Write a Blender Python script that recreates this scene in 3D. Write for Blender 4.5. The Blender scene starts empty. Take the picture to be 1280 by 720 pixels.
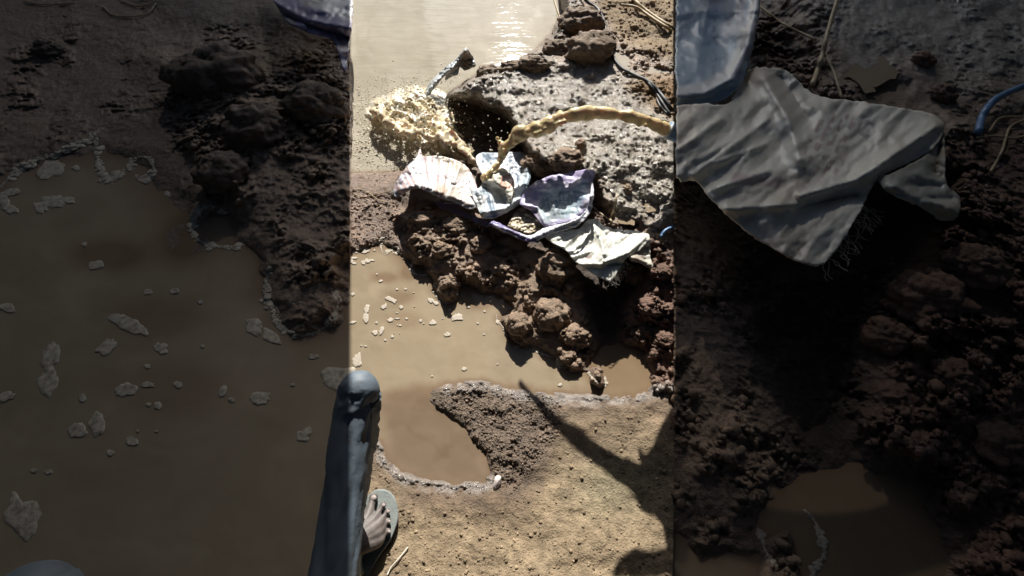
import bpy, bmesh, math, random
import numpy as np
from mathutils import Vector, Matrix
from mathutils.geometry import delaunay_2d_cdt
random.seed(4); RNG = np.random.default_rng(7)
S = bpy.context.scene; COL = S.collection
R = math.radians

# ------------------------------------------------------------ camera, sky, sun, exposure
FOC = 623.0; H = 1.5; PITCH = 55.0
CP, SP = math.cos(R(PITCH)), math.sin(R(PITCH))
cam = bpy.data.objects.new('camera', bpy.data.cameras.new('camera')); COL.objects.link(cam)
cam.location = (0, 0, H); cam.rotation_euler = (R(90 - PITCH), 0, 0)
cam.data.sensor_width = 36; cam.data.lens = 36 * FOC / 1280; cam.data.clip_start = .02; cam.data.clip_end = 500
S.camera = cam
S.view_settings.view_transform = 'Standard'; S.view_settings.look = 'None'
S.view_settings.gamma = 1; S.view_settings.use_curve_mapping = False
S.view_settings.exposure = 0.7
W = bpy.data.worlds.new('World'); S.world = W; W.use_nodes = True
nt = W.node_tree; nt.nodes.clear()
sky = nt.nodes.new('ShaderNodeTexSky'); sky.sky_type = 'NISHITA'; sky.sun_disc = False
sky.sun_elevation = R(90 - PITCH); sky.sun_rotation = 0
bg = nt.nodes.new('ShaderNodeBackground'); bg.inputs[1].default_value = .115
wo = nt.nodes.new('ShaderNodeOutputWorld')
nt.links.new(sky.outputs[0], bg.inputs[0]); nt.links.new(bg.outputs[0], wo.inputs[0])
sl = bpy.data.lights.new('sun', 'SUN'); sl.energy = 5.0; sl.angle = R(.3); sl.color = (1, .955, .88)
so = bpy.data.objects.new('sun', sl); COL.objects.link(so)
SUN = Vector((0, SP, CP))            # towards the sun: straight ahead, 35 degrees up
so.rotation_euler = SUN.to_track_quat('Z', 'Y').to_euler()
so.location = (0, 8, 6)
S.cycles.max_bounces = 6; S.cycles.transparent_max_bounces = 8
S.cycles.caustics_reflective = False; S.cycles.caustics_refractive = False

# ------------------------------------------------------------ numeric helpers
def ray(u, v, h):
    """photo pixel + height above the puddle level -> world point"""
    u = np.asarray(u, float); v = np.asarray(v, float)
    dz = SP + CP * (v - 360) / FOC
    Z = (H - h) / dz
    return (u - 640) / FOC * Z, CP * Z - SP * Z * (v - 360) / FOC, h + 0 * Z, Z
def P(u, v, h):
    x, y, z, _ = ray(u, v, h); return Vector((float(x), float(y), float(z)))
def hsh(ix, iy, k):
    n = (ix.astype(np.int64) * 374761393 + iy.astype(np.int64) * 668265263 + k * 1442695041) & 0xffffffff
    n = ((n ^ (n >> 13)) * 1274126177) & 0xffffffff
    return ((n ^ (n >> 16)) & 0xffffff) / float(0xffffff)
def vnoise(x, y, k=0):
    x, y = np.broadcast_arrays(np.asarray(x, float), np.asarray(y, float))
    ix = np.floor(x); iy = np.floor(y); fx = x - ix; fy = y - iy
    fx = fx * fx * fx * (fx * (fx * 6 - 15) + 10); fy = fy * fy * fy * (fy * (fy * 6 - 15) + 10)
    a = hsh(ix, iy, k); b = hsh(ix + 1, iy, k); c = hsh(ix, iy + 1, k); d = hsh(ix + 1, iy + 1, k)
    return (a * (1 - fx) + b * fx) * (1 - fy) + (c * (1 - fx) + d * fx) * fy
def fbm(x, y, o=4, k=0):
    t = 0; a = .5; s = 0
    for i in range(o):
        t = t + a * (vnoise(x + 17.3 * i, y - 9.1 * i, k + i) * 2 - 1); s += a; x = x * 2.03; y = y * 2.03; a *= .5
    return t / s
def domes(x, y, k=0):
    """rounded lumps packed side by side, 0..1"""
    x = x + .25 * fbm(x * 1.3, y * 1.3, 2, k + 40); y = y + .25 * fbm(x * 1.3 + 50, y * 1.3, 2, k + 41)
    ix = np.floor(x); iy = np.floor(y); best = np.zeros_like(x)
    for dx in (-1, 0, 1):
        for dy in (-1, 0, 1):
            jx = ix + dx; jy = iy + dy
            cx = jx + hsh(jx, jy, k + 1); cy = jy + hsh(jx, jy, k + 2); r = .45 + .5 * hsh(jx, jy, k + 3)
            q = 1 - ((x - cx) ** 2 + (y - cy) ** 2) / (r * r)
            best = np.maximum(best, np.sqrt(np.maximum(q, 0)) * r)
    return best
def sdist(u, v, poly):
    """signed distance, positive inside"""
    d = np.full(u.shape, 1e9); ins = np.zeros(u.shape, bool); n = len(poly)
    for i in range(n):
        ax, ay = poly[i]; bx, by = poly[(i + 1) % n]
        ex, ey = bx - ax, by - ay; L = ex * ex + ey * ey + 1e-9
        t = np.clip(((u - ax) * ex + (v - ay) * ey) / L, 0, 1)
        d = np.minimum(d, np.hypot(u - ax - t * ex, v - ay - t * ey))
        if ay != by:
            ins ^= ((ay > v) != (by > v)) & (u < (bx - ax) * (v - ay) / (by - ay) + ax)
    return np.where(ins, d, -d)
def ldist(u, v, pl):
    d = np.full(np.shape(u), 1e9)
    for (ax, ay), (bx, by) in zip(pl, pl[1:]):
        ex, ey = bx - ax, by - ay; L = ex * ex + ey * ey + 1e-9
        t = np.clip(((u - ax) * ex + (v - ay) * ey) / L, 0, 1)
        d = np.minimum(d, np.hypot(u - ax - t * ex, v - ay - t * ey))
    return d
def sm(d, w):
    t = np.clip(d / w * .5 + .5, 0, 1); return t * t * (3 - 2 * t)
def mix(a, b, t): return a + (b - a) * t
def cmix(c, rgb, t): return c + (np.array(rgb) - c) * t[..., None]

# ------------------------------------------------------------ the lie of the land (photo px of the sunlit strip)
POOL = [(380, -220), (700, -220), (696, 0), (701, 22), (690, 42), (664, 64), (640, 80), (604, 88), (580, 104), (560, 116), (555, 130), (552, 165), (585, 196), (540, 206), (500, 211), (380, 216)]
PLATEAU = [(556, 118), (582, 104), (604, 90), (642, 80), (668, 66), (694, 42), (704, 22), (702, -220), (1100, -220), (1100, 330), (900, 330), (842, 330), (812, 312), (790, 300), (755, 290), (738, 262), (736, 224), (700, 226), (668, 222), (660, 196), (640, 152), (618, 133), (600, 125), (572, 121)]
SLOPE = [(738, 262), (760, 285), (812, 300), (1100, 300), (1100, 470), (842, 492), (822, 488), (815, 455), (795, 432), (768, 418), (765, 390), (790, 350), (800, 320), (760, 300)]
MOUND = [(496, 270), (515, 260), (560, 262), (600, 266), (640, 282), (652, 330), (640, 372), (612, 352), (597, 366), (584, 352), (574, 350), (572, 374), (557, 381), (547, 366), (532, 343), (520, 331), (508, 296)]
BANK = [(604, 296), (650, 286), (715, 292), (745, 330), (768, 395), (760, 430), (744, 438), (728, 462), (712, 462), (688, 444), (655, 432), (634, 418), (623, 396), (640, 366), (632, 330)]
UNDER = [(490, 236), (530, 196), (585, 200), (600, 205), (660, 200), (735, 222), (755, 270), (720, 300), (650, 292), (600, 268), (520, 258)]
ISLET = [(738, 478), (741, 462), (748, 458), (756, 480), (750, 484)]
PUDDLE = [(200, 326), (438, 322), (450, 312), (480, 306), (500, 322), (512, 330), (523, 334), (535, 346), (548, 370), (560, 382), (575, 376), (578, 356), (600, 366), (620, 372), (640, 384), (622, 398), (634, 420), (656, 436), (690, 448), (712, 466), (735, 470), (742, 452), (752, 440), (772, 434), (798, 442), (811, 466), (815, 489), (790, 494), (740, 492), (700, 493), (660, 488), (600, 480), (560, 486), (520, 486), (540, 500), (580, 530), (606, 570), (612, 598), (590, 606), (550, 604), (515, 598), (492, 584), (474, 556), (440, 548), (200, 560)]
ROUGHF = [(532, 492), (552, 484), (600, 478), (640, 490), (700, 496), (700, 540), (672, 580), (645, 612), (624, 610), (613, 585), (599, 560), (586, 541), (578, 518), (556, 517), (536, 506)]
RIM = [(452, 538), (470, 556), (484, 580), (503, 598), (530, 606), (570, 610), (604, 609), (618, 600)]
RIM2 = [(560, 486), (600, 480), (640, 492), (690, 497), (730, 500), (790, 498), (818, 490), (846, 486)]
WETF = [(380, 480), (520, 484), (600, 478), (700, 494), (815, 490), (900, 486), (900, 502), (830, 512), (770, 520), (715, 515), (688, 535), (690, 570), (675, 605), (655, 635), (610, 645), (560, 642), (505, 632), (478, 606), (455, 560), (380, 600)]
DRYTR = [(738, -220), (1100, -220), (1100, 75), (842, 78), (826, 70), (800, 62), (775, 50), (758, 35), (742, 8)]
TANR = [(776, 104), (842, 92), (1100, 92), (1100, 150), (842, 155), (800, 128)]
GLOSS = [(570, 118), (640, 84), (700, 78), (760, 86), (800, 100), (842, 150), (1000, 200), (1000, 300), (842, 280), (770, 268), (745, 225), (680, 200), (650, 165), (620, 135)]
WP1 = [(758, 62), (775, 58), (800, 66), (826, 84), (836, 91), (812, 94), (792, 99), (768, 94), (757, 84)]
WP2 = [(772, 264), (782, 261), (794, 266), (793, 277), (783, 281), (773, 277)]
WP3 = [(795, 250), (812, 248), (822, 258), (806, 264)]

DRY = (.325, .248, .162); WET = (.15, .107, .078); RED = (.18, .104, .072); GREY = (.33, .295, .25); SOIL = (.29, .205, .142); REDW = (.235, .158, .112)
def land(u, v):
    """photo px (sunlit strip) -> height, lump height, wetness, colour"""
    n1 = fbm(u / 19, v / 15, 4, 3); n2 = fbm(u / 19 + 30, v / 15, 4, 5)
    uu = u + 7 * n1; vv = v + 6 * n2
    h = .018 + .012 * fbm(u / 60, v / 40, 3, 9); A = np.full(u.shape, .006); w = np.full(u.shape, .55)
    c = np.zeros(u.shape + (3,)) + np.array(REDW)
    # foreshore
    f = np.clip((v - 600) / 130, 0, 1.6); h = h + f * .04
    t = sm(v - 500, 60); c = cmix(c, DRY, t); w = mix(w, .02, t); A = mix(A, .0035, t)
    g = np.clip(fbm(u / 70 + 3, v / 50, 4, 14) * 2.2, 0, 1) * t; c = cmix(c, (.20, .15, .10), g * .55); g = np.exp(-((u - 765) / 50) ** 2 - ((v - 610) / 34) ** 2); c = cmix(c, (.32, .29, .19), g * .6)
    d = sdist(uu, vv, WETF); t = sm(d, 24); c = cmix(c, (.165, .115, .075), t); w = mix(w, .35, t)
    # plateau
    d = sdist(uu, vv, PLATEAU); t = sm(d + 2, 10); slope = .21 - .09 * np.clip((v - 200) / 100, 0, 1) + .02 * n1
    h = mix(h, slope, t); A = mix(A, .010, t); c = cmix(c, SOIL, t)
    e = sm(14 - abs(d - 8), 10) * (uu < 745) * sm(150 - v, 40); A = mix(A, .05, e); c = cmix(c, (.13, .092, .06), e)   # crumbly rim by the pool
    e = sm(16 - abs(d - 14), 12) * sm(v - 205, 20) * sm(760 - u, 20); A = mix(A, .05, e)
    d = sdist(uu, vv, GLOSS); t = sm(d, 14); w = mix(w, .95, t); c = cmix(c, GREY, t); A = mix(A, .007, t * (1 - e))
    for Q, cc in ((DRYTR, (.27, .20, .125)), (TANR, (.25, .165, .09))):
        t = sm(sdist(uu, vv, Q), 12); c = cmix(c, cc, t); w = mix(w, .12, t); A = mix(A, .008, t)
    d = sdist(uu, vv, UNDER); t = sm(d, 12); h = mix(h, .05, t); c = cmix(c, WET, t)
    # ground falling from the plateau to the pit on the right
    d = sdist(uu, vv, SLOPE); t = sm(d, 12); hs = .125 - .10 * np.clip((v - 300) / 150, 0, 1)
    h = mix(h, hs, t); A = mix(A, .055, t); c = cmix(c, RED, t); w = mix(w, .45, t)
    d = sdist(uu, vv, MOUND); t = sm(d + 1, 9); hm = .035 + .045 * np.clip(d / 26, 0, 1) * np.clip((368 - v) / 75, .08, 1)
    h = mix(h, hm, t); A = mix(A, .040, t); c = cmix(c, SOIL, t); w = mix(w, .45, t)
    d = sdist(uu, vv, BANK); t = sm(d + 1, 9); hb = .022 + .055 * np.clip((430 - v) / 110, 0, 1) * np.clip(d / 22, .2, 1)
    h = mix(h, hb, t); A = mix(A, .036, t); c = cmix(c, SOIL, t); w = mix(w, .3, t)
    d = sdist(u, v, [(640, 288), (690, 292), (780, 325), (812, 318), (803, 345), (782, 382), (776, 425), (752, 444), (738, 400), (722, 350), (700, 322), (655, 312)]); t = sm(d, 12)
    h = mix(h, .012, t); A = mix(A, .012, t); c = cmix(c, (.065, .047, .036), t); w = mix(w, .2, t)  # near-black tone puts the shade of the pit into the soil colour
    # water beds
    d = sdist(u + 4 * n1, v + 3 * n2, POOL); t = sm(d, 6); h = mix(h, -.07, t); A = mix(A, 0, t)
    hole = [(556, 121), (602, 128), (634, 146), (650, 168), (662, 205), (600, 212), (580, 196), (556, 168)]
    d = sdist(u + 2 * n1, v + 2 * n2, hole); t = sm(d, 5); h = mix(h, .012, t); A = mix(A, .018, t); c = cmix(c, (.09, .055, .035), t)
    d = sdist(u + 8 * n1, v + 6 * n2, PUDDLE); t = sm(d, 16); h = mix(h, -.035, t); A = mix(A, .0, t)
    d = sdist(u, v, [(470, 500), (520, 486), (560, 512), (604, 572), (610, 598), (560, 602), (500, 586), (478, 555)]); t = sm(d, 26); h = mix(h, np.minimum(h, -.012), t)
    for (a, b, ru, rv, hh) in ((481, 347, 16, 6, -.004), (512, 341, 12, 9, -.001), (500, 372, 18, 8, -.014), (505, 400, 22, 10, -.016), (512, 496, 34, 9, -.003), (490, 512, 14, 12, -.010), (600, 380, 18, 8, -.006)):
        q = np.exp(-((u - a) / ru) ** 2 - ((v - b) / rv) ** 2); h = np.maximum(h, mix(h, hh, np.clip(q * 1.6, 0, 1)))
    d = sdist(uu, vv, ROUGHF); t = sm(d, 14); lf = np.clip((u - 515) / 55, 0, 1); h = mix(h, .003 + .009 * lf + .006 * n1, t); A = mix(A, .004 + .009 * lf, t); c = cmix(c, (.17, .122, .086), t); w = mix(w, .5, t)
    for L, ww in ((RIM, 6), (RIM2, 6)):
        d = ldist(u + 3 * n1, v + 3 * n2, L); t = np.clip(1.3 - d / (ww * 1.5), 0, 1)
        t = t * np.clip(.75 + 1.3 * fbm(u / 9, v / 7, 3, 19), 0, 1); h = np.maximum(h, mix(h, .010, t)); A = np.maximum(A, .013 * t); w = np.maximum(w, .9 * t); c = cmix(c, (.42, .38, .35), t * .7)  # wet rims lightened, their bright sparkle put into the colour
    d = sdist(u + 2 * n1, v, ISLET); t = sm(d + 1, 4); h = mix(h, .02, t); A = mix(A, .03, t); c = cmix(c, SOIL, t)
    for Q in (WP1, WP2, WP3):
        d = sdist(uu, vv, Q); t = sm(d, 6); h = mix(h, h - .012, t); A = mix(A, .001, t)
    A = A * np.clip(.62 + 1.5 * fbm(u / 16, v / 13, 3, 23), .22, 1.25)
    # stranded rills and small lumps on the left bank
    e = sm(sdist(uu, vv, [(438, 262), (470, 256), (492, 270), (500, 300), (480, 304), (440, 300), (400, 300), (400, 262)]), 14)
    A = np.maximum(A, .016 * e * np.clip(fbm(u / 14, v / 9, 3, 21) * 3, 0, 1))
    c = c * (1 + .22 * fbm(u / 26, v / 18, 4, 33)[..., None])
    return h, A, w, c
ZL, ZR, KS = 438.0, 842.0, 1280 / 404.
def land_all(U, V):
    """the two shaded sides are the same kind of ground, about three times coarser"""
    side = (U < ZL) | (U > ZR)
    cu = np.where(side, U / KS + 438, U); cv = np.where(side, V / KS + 246.4, V)
    h, A, w, c = land(cu, cv)
    k = np.where(side, 1.28, 1.0)
    h = np.where(h > 0, h * k, h); A = A * np.where(side, 1.15, 1.0)
    # out of frame everything settles to plain ground
    far = np.maximum(np.clip((-V - 100) / 60, 0, 1), np.clip((V - 900) / 100, 0, 1)); 
    far = np.maximum(far, np.clip((abs(U - 640) - 760) / 100, 0, 1))
    h = mix(h, .05, far); A = A * (1 - far)
    return h, A, w, c, k
def surf(U, V):
    h, A, w, c, k = land_all(U, V)
    x, y, _, Z = ray(U, V, h)
    X = x / k; Y = y / k
    ms = .5 + .9 * np.clip(vnoise(X / .06, Y / .06, 90), 0, 1)
    d = .30 * domes(X / .085, Y / .085, 1) + .17 * domes(X / .036, Y / .036, 5) * ms + .13 * domes(X / .017, Y / .017, 9) * ms + .08 * domes(X / .008, Y / .008, 13) + .85 * fbm(X / .06, Y / .06, 7, 95) + .45 * (1 - 2 * np.abs(fbm(X / .03, Y / .03, 5, 97))) - .38
    h2 = h + A * k * d + .004 * fbm(X / .05, Y / .05, 4, 50) * (h > -.01)
    h2 = np.where((h > .012) & (h2 < .004), .004 + .0 * h2, h2)
    return h2, h, A, w, c, k, d

def spaced(lo, hi, a, b, fine, coarse):
    return np.concatenate([np.arange(lo, a, coarse), np.arange(a, b, fine), np.arange(b, hi, coarse)])
us = spaced(-260, 1560, -8, 1289, 1.45, 9); vs = spaced(-170, 1120, -10, 730, 1.35, 9)
U, V = np.meshgrid(us, vs)
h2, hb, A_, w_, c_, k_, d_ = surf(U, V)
gx, gy, gz, gZ = ray(U, V, h2)
HG = h2
def ground_h(u, v):
    """ground height seen at a photo pixel"""
    i = np.clip(np.searchsorted(us, u), 0, len(us) - 1); j = np.clip(np.searchsorted(vs, v), 0, len(vs) - 1)
    return HG[j, i]

# ------------------------------------------------------------ materials
def nodes(name):
    m = bpy.data.materials.new(name); m.use_nodes = True; t = m.node_tree
    return m, t, t.nodes['Principled BSDF'], t.nodes.new, t.links.new
def rough_mat(name, col=None, rough=.7, var=.25, scale=30, bump=.3, bscale=120, bdist=.004, attr=False, spec=.5, sss=0, coat=0):
    m, t, b, N, L = nodes(name)
    g = N('ShaderNodeNewGeometry')
    n = N('ShaderNodeTexNoise'); n.inputs['Scale'].default_value = scale; n.inputs['Detail'].default_value = 6; L(g.outputs['Position'], n.inputs['Vector'])
    mr = N('ShaderNodeMapRange'); mr.inputs[1].default_value = .3; mr.inputs[2].default_value = .7; mr.inputs[3].default_value = 1 - var; mr.inputs[4].default_value = 1 + var; L(n.outputs[0], mr.inputs[0])
    mx = N('ShaderNodeVectorMath'); mx.operation = 'SCALE'
    if attr:
        a = N('ShaderNodeVertexColor'); a.layer_name = 'col'; L(a.outputs[0], mx.inputs[0])
    else: mx.inputs[0].default_value = col
    L(mr.outputs[0], mx.inputs['Scale']); L(mx.outputs[0], b.inputs['Base Color'])
    b.inputs['Roughness'].default_value = rough; b.inputs['Specular IOR Level'].default_value = spec
    n2 = N('ShaderNodeTexNoise'); n2.inputs['Scale'].default_value = bscale; n2.inputs['Detail'].default_value = 5; L(g.outputs['Position'], n2.inputs['Vector'])
    bp = N('ShaderNodeBump'); bp.inputs['Strength'].default_value = bump; bp.inputs['Distance'].default_value = bdist; L(n2.outputs[0], bp.inputs['Height']); L(bp.outputs[0], b.inputs['Normal'])
    if sss:
        b.inputs['Subsurface Weight'].default_value = sss; b.inputs['Subsurface Scale'].default_value = .02
    if coat: b.inputs['Coat Weight'].default_value = coat; b.inputs['Coat Roughness'].default_value = .08
    return m
def mud_mat():
    m, t, b, N, L = nodes('mud')
    g = N('ShaderNodeNewGeometry')
    a = N('ShaderNodeVertexColor'); a.layer_name = 'col'
    w = N('ShaderNodeAttribute'); w.attribute_name = 'wet'
    n = N('ShaderNodeTexNoise'); n.inputs['Scale'].default_value = 45; n.inputs['Detail'].default_value = 9; n.inputs['Roughness'].default_value = .7; L(g.outputs['Position'], n.inputs['Vector'])
    mr = N('ShaderNodeMapRange'); mr.inputs[1].default_value = .3; mr.inputs[2].default_value = .7; mr.inputs[3].default_value = .62; mr.inputs[4].default_value = 1.38; L(n.outputs[0], mr.inputs[0])
    sc = N('ShaderNodeVectorMath'); sc.operation = 'SCALE'; L(a.outputs[0], sc.inputs[0]); L(mr.outputs[0], sc.inputs['Scale'])
    # pale grit
    vo = N('ShaderNodeTexVoronoi'); vo.inputs['Scale'].default_value = 90; L(g.outputs['Position'], vo.inputs['Vector'])
    gr = N('ShaderNodeMapRange'); gr.inputs[1].default_value = .13; gr.inputs[2].default_value = .07; gr.inputs[3].default_value = 0; gr.inputs[4].default_value = .35; L(vo.outputs['Distance'], gr.inputs[0])
    mxc = N('ShaderNodeMix'); mxc.data_type = 'RGBA'; L(gr.outputs[0], mxc.inputs[0]); L(sc.outputs[0], mxc.inputs[6]); mxc.inputs[7].default_value = (.36, .29, .2, 1)
    L(mxc.outputs[2], b.inputs['Base Color'])
    n3 = N('ShaderNodeTexNoise'); n3.inputs['Scale'].default_value = 22; n3.inputs['Detail'].default_value = 5; L(g.outputs['Position'], n3.inputs['Vector'])
    ad = N('ShaderNodeMath'); ad.operation = 'MULTIPLY_ADD'; L(n3.outputs[0], ad.inputs[0]); ad.inputs[1].default_value = -1.0; ad.inputs[2].default_value = .5
    ad2 = N('ShaderNodeMath'); ad2.operation = 'ADD'; L(w.outputs['Fac'], ad2.inputs[0]); L(ad.outputs[0], ad2.inputs[1])
    rr = N('ShaderNodeMapRange'); rr.inputs[1].default_value = .1; rr.inputs[2].default_value = 1; rr.inputs[3].default_value = .85; rr.inputs[4].default_value = .10; L(ad2.outputs[0], rr.inputs[0]); L(rr.outputs[0], b.inputs['Roughness'])
    sp = N('ShaderNodeMapRange'); sp.inputs[3].default_value = .2; sp.inputs[4].default_value = 1.0; L(w.outputs['Fac'], sp.inputs[0]); L(sp.outputs[0], b.inputs['Specular IOR Level'])
    n2 = N('ShaderNodeTexNoise'); n2.inputs['Scale'].default_value = 170; n2.inputs['Detail'].default_value = 6; n2.inputs['Roughness'].default_value = .65; L(g.outputs['Position'], n2.inputs['Vector'])
    bp = N('ShaderNodeBump'); bp.inputs['Strength'].default_value = .9; bp.inputs['Distance'].default_value = .007; L(n2.outputs[0], bp.inputs['Height'])
    bp2 = N('ShaderNodeBump'); bp2.inputs['Strength'].default_value = .6; bp2.inputs['Distance'].default_value = .015; L(n.outputs[0], bp2.inputs['Height']); L(bp2.outputs[0], bp.inputs['Normal'])
    L(bp.outputs[0], b.inputs['Normal'])
    return m
MUD = mud_mat()
def water_mat(name, ripple):
    m, t, b, N, L = nodes(name)
    g = N('ShaderNodeNewGeometry'); a = N('ShaderNodeVertexColor'); a.layer_name = 'col'
    n = N('ShaderNodeTexNoise'); n.inputs['Scale'].default_value = 7; n.inputs['Detail'].default_value = 6; n.inputs['Distortion'].default_value = .6; L(g.outputs['Position'], n.inputs['Vector'])
    mr = N('ShaderNodeMapRange'); mr.inputs[1].default_value = .3; mr.inputs[2].default_value = .7; mr.inputs[3].default_value = .93; mr.inputs[4].default_value = 1.07; L(n.outputs[0], mr.inputs[0])
    sc = N('ShaderNodeVectorMath'); sc.operation = 'SCALE'; L(a.outputs[0], sc.inputs[0]); L(mr.outputs[0], sc.inputs['Scale']); L(sc.outputs[0], b.inputs['Base Color'])
    b.inputs['Roughness'].default_value = .06; b.inputs['IOR'].default_value = 1.33
    n2 = N('ShaderNodeTexNoise'); n2.inputs['Scale'].default_value = 14; n2.inputs['Detail'].default_value = 3
    mp = N('ShaderNodeMapping'); mp.inputs['Scale'].default_value = (.5, 1.6, 1); L(g.outputs['Position'], mp.inputs['Vector']); L(mp.outputs[0], n2.inputs['Vector'])
    bp = N('ShaderNodeBump'); b.inputs['Specular IOR Level'].default_value = .16; bp.inputs['Strength'].default_value = .6; bp.inputs['Distance'].default_value = ripple; rp = N('ShaderNodeAttribute'); rp.attribute_name = 'wet'; mm = N('ShaderNodeMath'); mm.operation = 'MULTIPLY'; L(n2.outputs[0], mm.inputs[0]); L(rp.outputs['Fac'], mm.inputs[1]); L(mm.outputs[0], bp.inputs['Height'])
    L(bp.outputs[0], b.inputs['Normal'])
    return m
WATER = water_mat('muddy_water', .005)
CLOTH = rough_mat('woven_plastic', attr=True, rough=.42, var=.06, scale=60, bump=.25, bscale=700, bdist=.0006, spec=.5)
FOAM_SHADED = rough_mat('shade_dimmed_foam', (.42, .37, .29), rough=.7, var=.4, scale=60, bump=.6, bscale=300, bdist=.002)  # darker copy of the foam, shade of the sides put into its colour
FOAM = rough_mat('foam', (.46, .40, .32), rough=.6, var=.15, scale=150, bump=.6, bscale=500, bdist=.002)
STRAW = rough_mat('straw', (.42, .33, .2), rough=.6, var=.3, scale=90)
BLACK = rough_mat('black_rubber', (.05, .052, .055), rough=.55, var=.3, scale=60, bump=.1)
BLUEP = rough_mat('blue_plastic', (.13, .24, .42), rough=.3, var=.2, scale=40, bump=.1)
JET = rough_mat('muddy_jet', (.80, .66, .37), rough=.12, var=.18, scale=40, bump=.5, bscale=90, bdist=.006, spec=.5, sss=.35)
SPJ = rough_mat('splash_water', (.76, .66, .46), rough=.08, var=.25, scale=25, bump=.25, bscale=60, bdist=.006, sss=.25)
SPL = rough_mat('muddy_splash', (.78, .73, .60), rough=.08, var=.3, scale=28, bump=.7, bscale=110, bdist=.008, sss=.35)

# ------------------------------------------------------------ object helpers
def tag(o, label=None, cat=None, group=None, kind=None):
    if label: o['label'] = label
    if cat: o['category'] = cat
    if group: o['group'] = group
    if kind: o['kind'] = kind
    return o
def mesh_np(name, co, faces, mat, parent=None, col=None, wet=None, smooth=True):
    me = bpy.data.meshes.new(name); co = np.asarray(co, np.float32).reshape(-1, 3)
    if isinstance(faces, np.ndarray):
        k = faces.shape[1]; nf = len(faces)
        me.vertices.add(len(co)); me.vertices.foreach_set('co', co.ravel())
        me.loops.add(nf * k); me.loops.foreach_set('vertex_index', faces.ravel().astype(np.int32))
        me.polygons.add(nf); me.polygons.foreach_set('loop_start', np.arange(0, nf * k, k, dtype=np.int32))
        me.update(calc_edges=True)
    else:
        me.from_pydata(co.tolist(), [], faces); me.update()
    if smooth: me.polygons.foreach_set('use_smooth', np.ones(len(me.polygons), bool))
    if col is not None:
        a = me.color_attributes.new('col', 'FLOAT_COLOR', 'POINT'); cc = np.ones((len(co), 4), np.float32); cc[:, :3] = np.clip(col.reshape(-1, 3), 0, 1); a.data.foreach_set('color', cc.ravel())
    if wet is not None:
        a = me.attributes.new('wet', 'FLOAT', 'POINT'); a.data.foreach_set('value', np.asarray(wet, np.float32).ravel())
    me.materials.append(mat)
    o = bpy.data.objects.new(name, me); COL.objects.link(o)
    if parent: o.parent = parent
    return o
def thing(name, loc=(0, 0, 0)):
    o = bpy.data.objects.new(name, None); o.location = loc; o.empty_display_size = .05; COL.objects.link(o); return o
def under(o, parent):
    o.parent = parent; o.matrix_parent_inverse = Matrix.Translation(-Vector(parent.location)); return o
def grid_faces(ny, nx):
    i = np.arange(ny * nx).reshape(ny, nx)
    return np.stack([i[:-1, :-1], i[1:, :-1], i[1:, 1:], i[:-1, 1:]], -1).reshape(-1, 4)
def tube_np(pts, rad, seg=10, lump=0, k=0, flat=1):
    """swept tube along world points"""
    pts = [Vector(p) for p in pts]; n = len(pts); co = []; fc = []
    if not hasattr(rad, '__len__'): rad = [rad] * n
    up = Vector((0, 0, 1)); a = None
    for i in range(n):
        t = (pts[min(i + 1, n - 1)] - pts[max(i - 1, 0)]).normalized()
        if a is None: a = t.cross(up) if abs(t.z) < .95 else t.cross(Vector((1, 0, 0)))
        a = (a - t * a.dot(t)).normalized(); b = t.cross(a)
        for j in range(seg):
            an = 2 * math.pi * j / seg
            r = rad[i] * (1 + lump * (random.random() - .5))
            co.append(pts[i] + a * math.cos(an) * r + b * math.sin(an) * r * flat)
    for i in range(n - 1):
        for j in range(seg):
            fc.append((i * seg + j, i * seg + (j + 1) % seg, (i + 1) * seg + (j + 1) % seg, (i + 1) * seg + j))
    fc.append(tuple(range(seg))[::-1]); fc.append(tuple((n - 1) * seg + j for j in range(seg)))
    return [tuple(c) for c in co], fc
def spline(pts, n):
    """Catmull-Rom through tuples of any length"""
    p = np.array(pts, float); p = np.vstack([2 * p[0] - p[1], p, 2 * p[-1] - p[-2]]); out = []
    m = len(p) - 3
    for i in range(m):
        for t in np.linspace(0, 1, n, endpoint=(i == m - 1)):
            a, b, c, d = p[i:i + 4]
            out.append(.5 * ((2 * b) + (-a + c) * t + (2 * a - 5 * b + 4 * c - d) * t * t + (-a + 3 * b - 3 * c + d) * t ** 3))
    return np.array(out)
def merge(parts):
    co = []; fc = []
    for c, f in parts:
        o = len(co); co += list(c); fc += [tuple(i + o for i in q) for q in f]
    return co, fc
ICO = {}
def ico(n):
    if n not in ICO:
        bm = bmesh.new(); bmesh.ops.create_icosphere(bm, subdivisions=n, radius=1)
        ICO[n] = (np.array([v.co[:] for v in bm.verts]), np.array([[v.index for v in f.verts] for f in bm.faces])); bm.free()
    return ICO[n]
def many(name, mat, pos, rad, n=1, jit=.25, sq=(1, 1, 1), cols=None, wet=None, smooth=True):
    """many small lumps in one mesh"""
    vs0, fs0 = ico(n); N = len(pos); nv = len(vs0)
    pos = np.asarray(pos); rad = np.asarray(rad)
    q = vs0[None] * (1 + jit * (RNG.random((N, nv, 1)) - .5) * 2) * np.array(sq)
    ang = RNG.random(N) * 6.28; ca, sa = np.cos(ang)[:, None], np.sin(ang)[:, None]
    s = .7 + .6 * RNG.random((N, 3)); q = q * s[:, None, :]
    q = np.stack([q[..., 0] * ca - q[..., 1] * sa, q[..., 0] * sa + q[..., 1] * ca, q[..., 2]], -1)
    co = pos[:, None] + q * rad[:, None, None]
    fc = (fs0[None] + (np.arange(N) * nv)[:, None, None]).reshape(-1, 3)
    c = None if cols is None else np.repeat(cols, nv, 0)
    w = None if wet is None else np.repeat(wet, nv)
    return mesh_np(name, co, fc, mat, col=c, wet=w, smooth=smooth)

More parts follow.
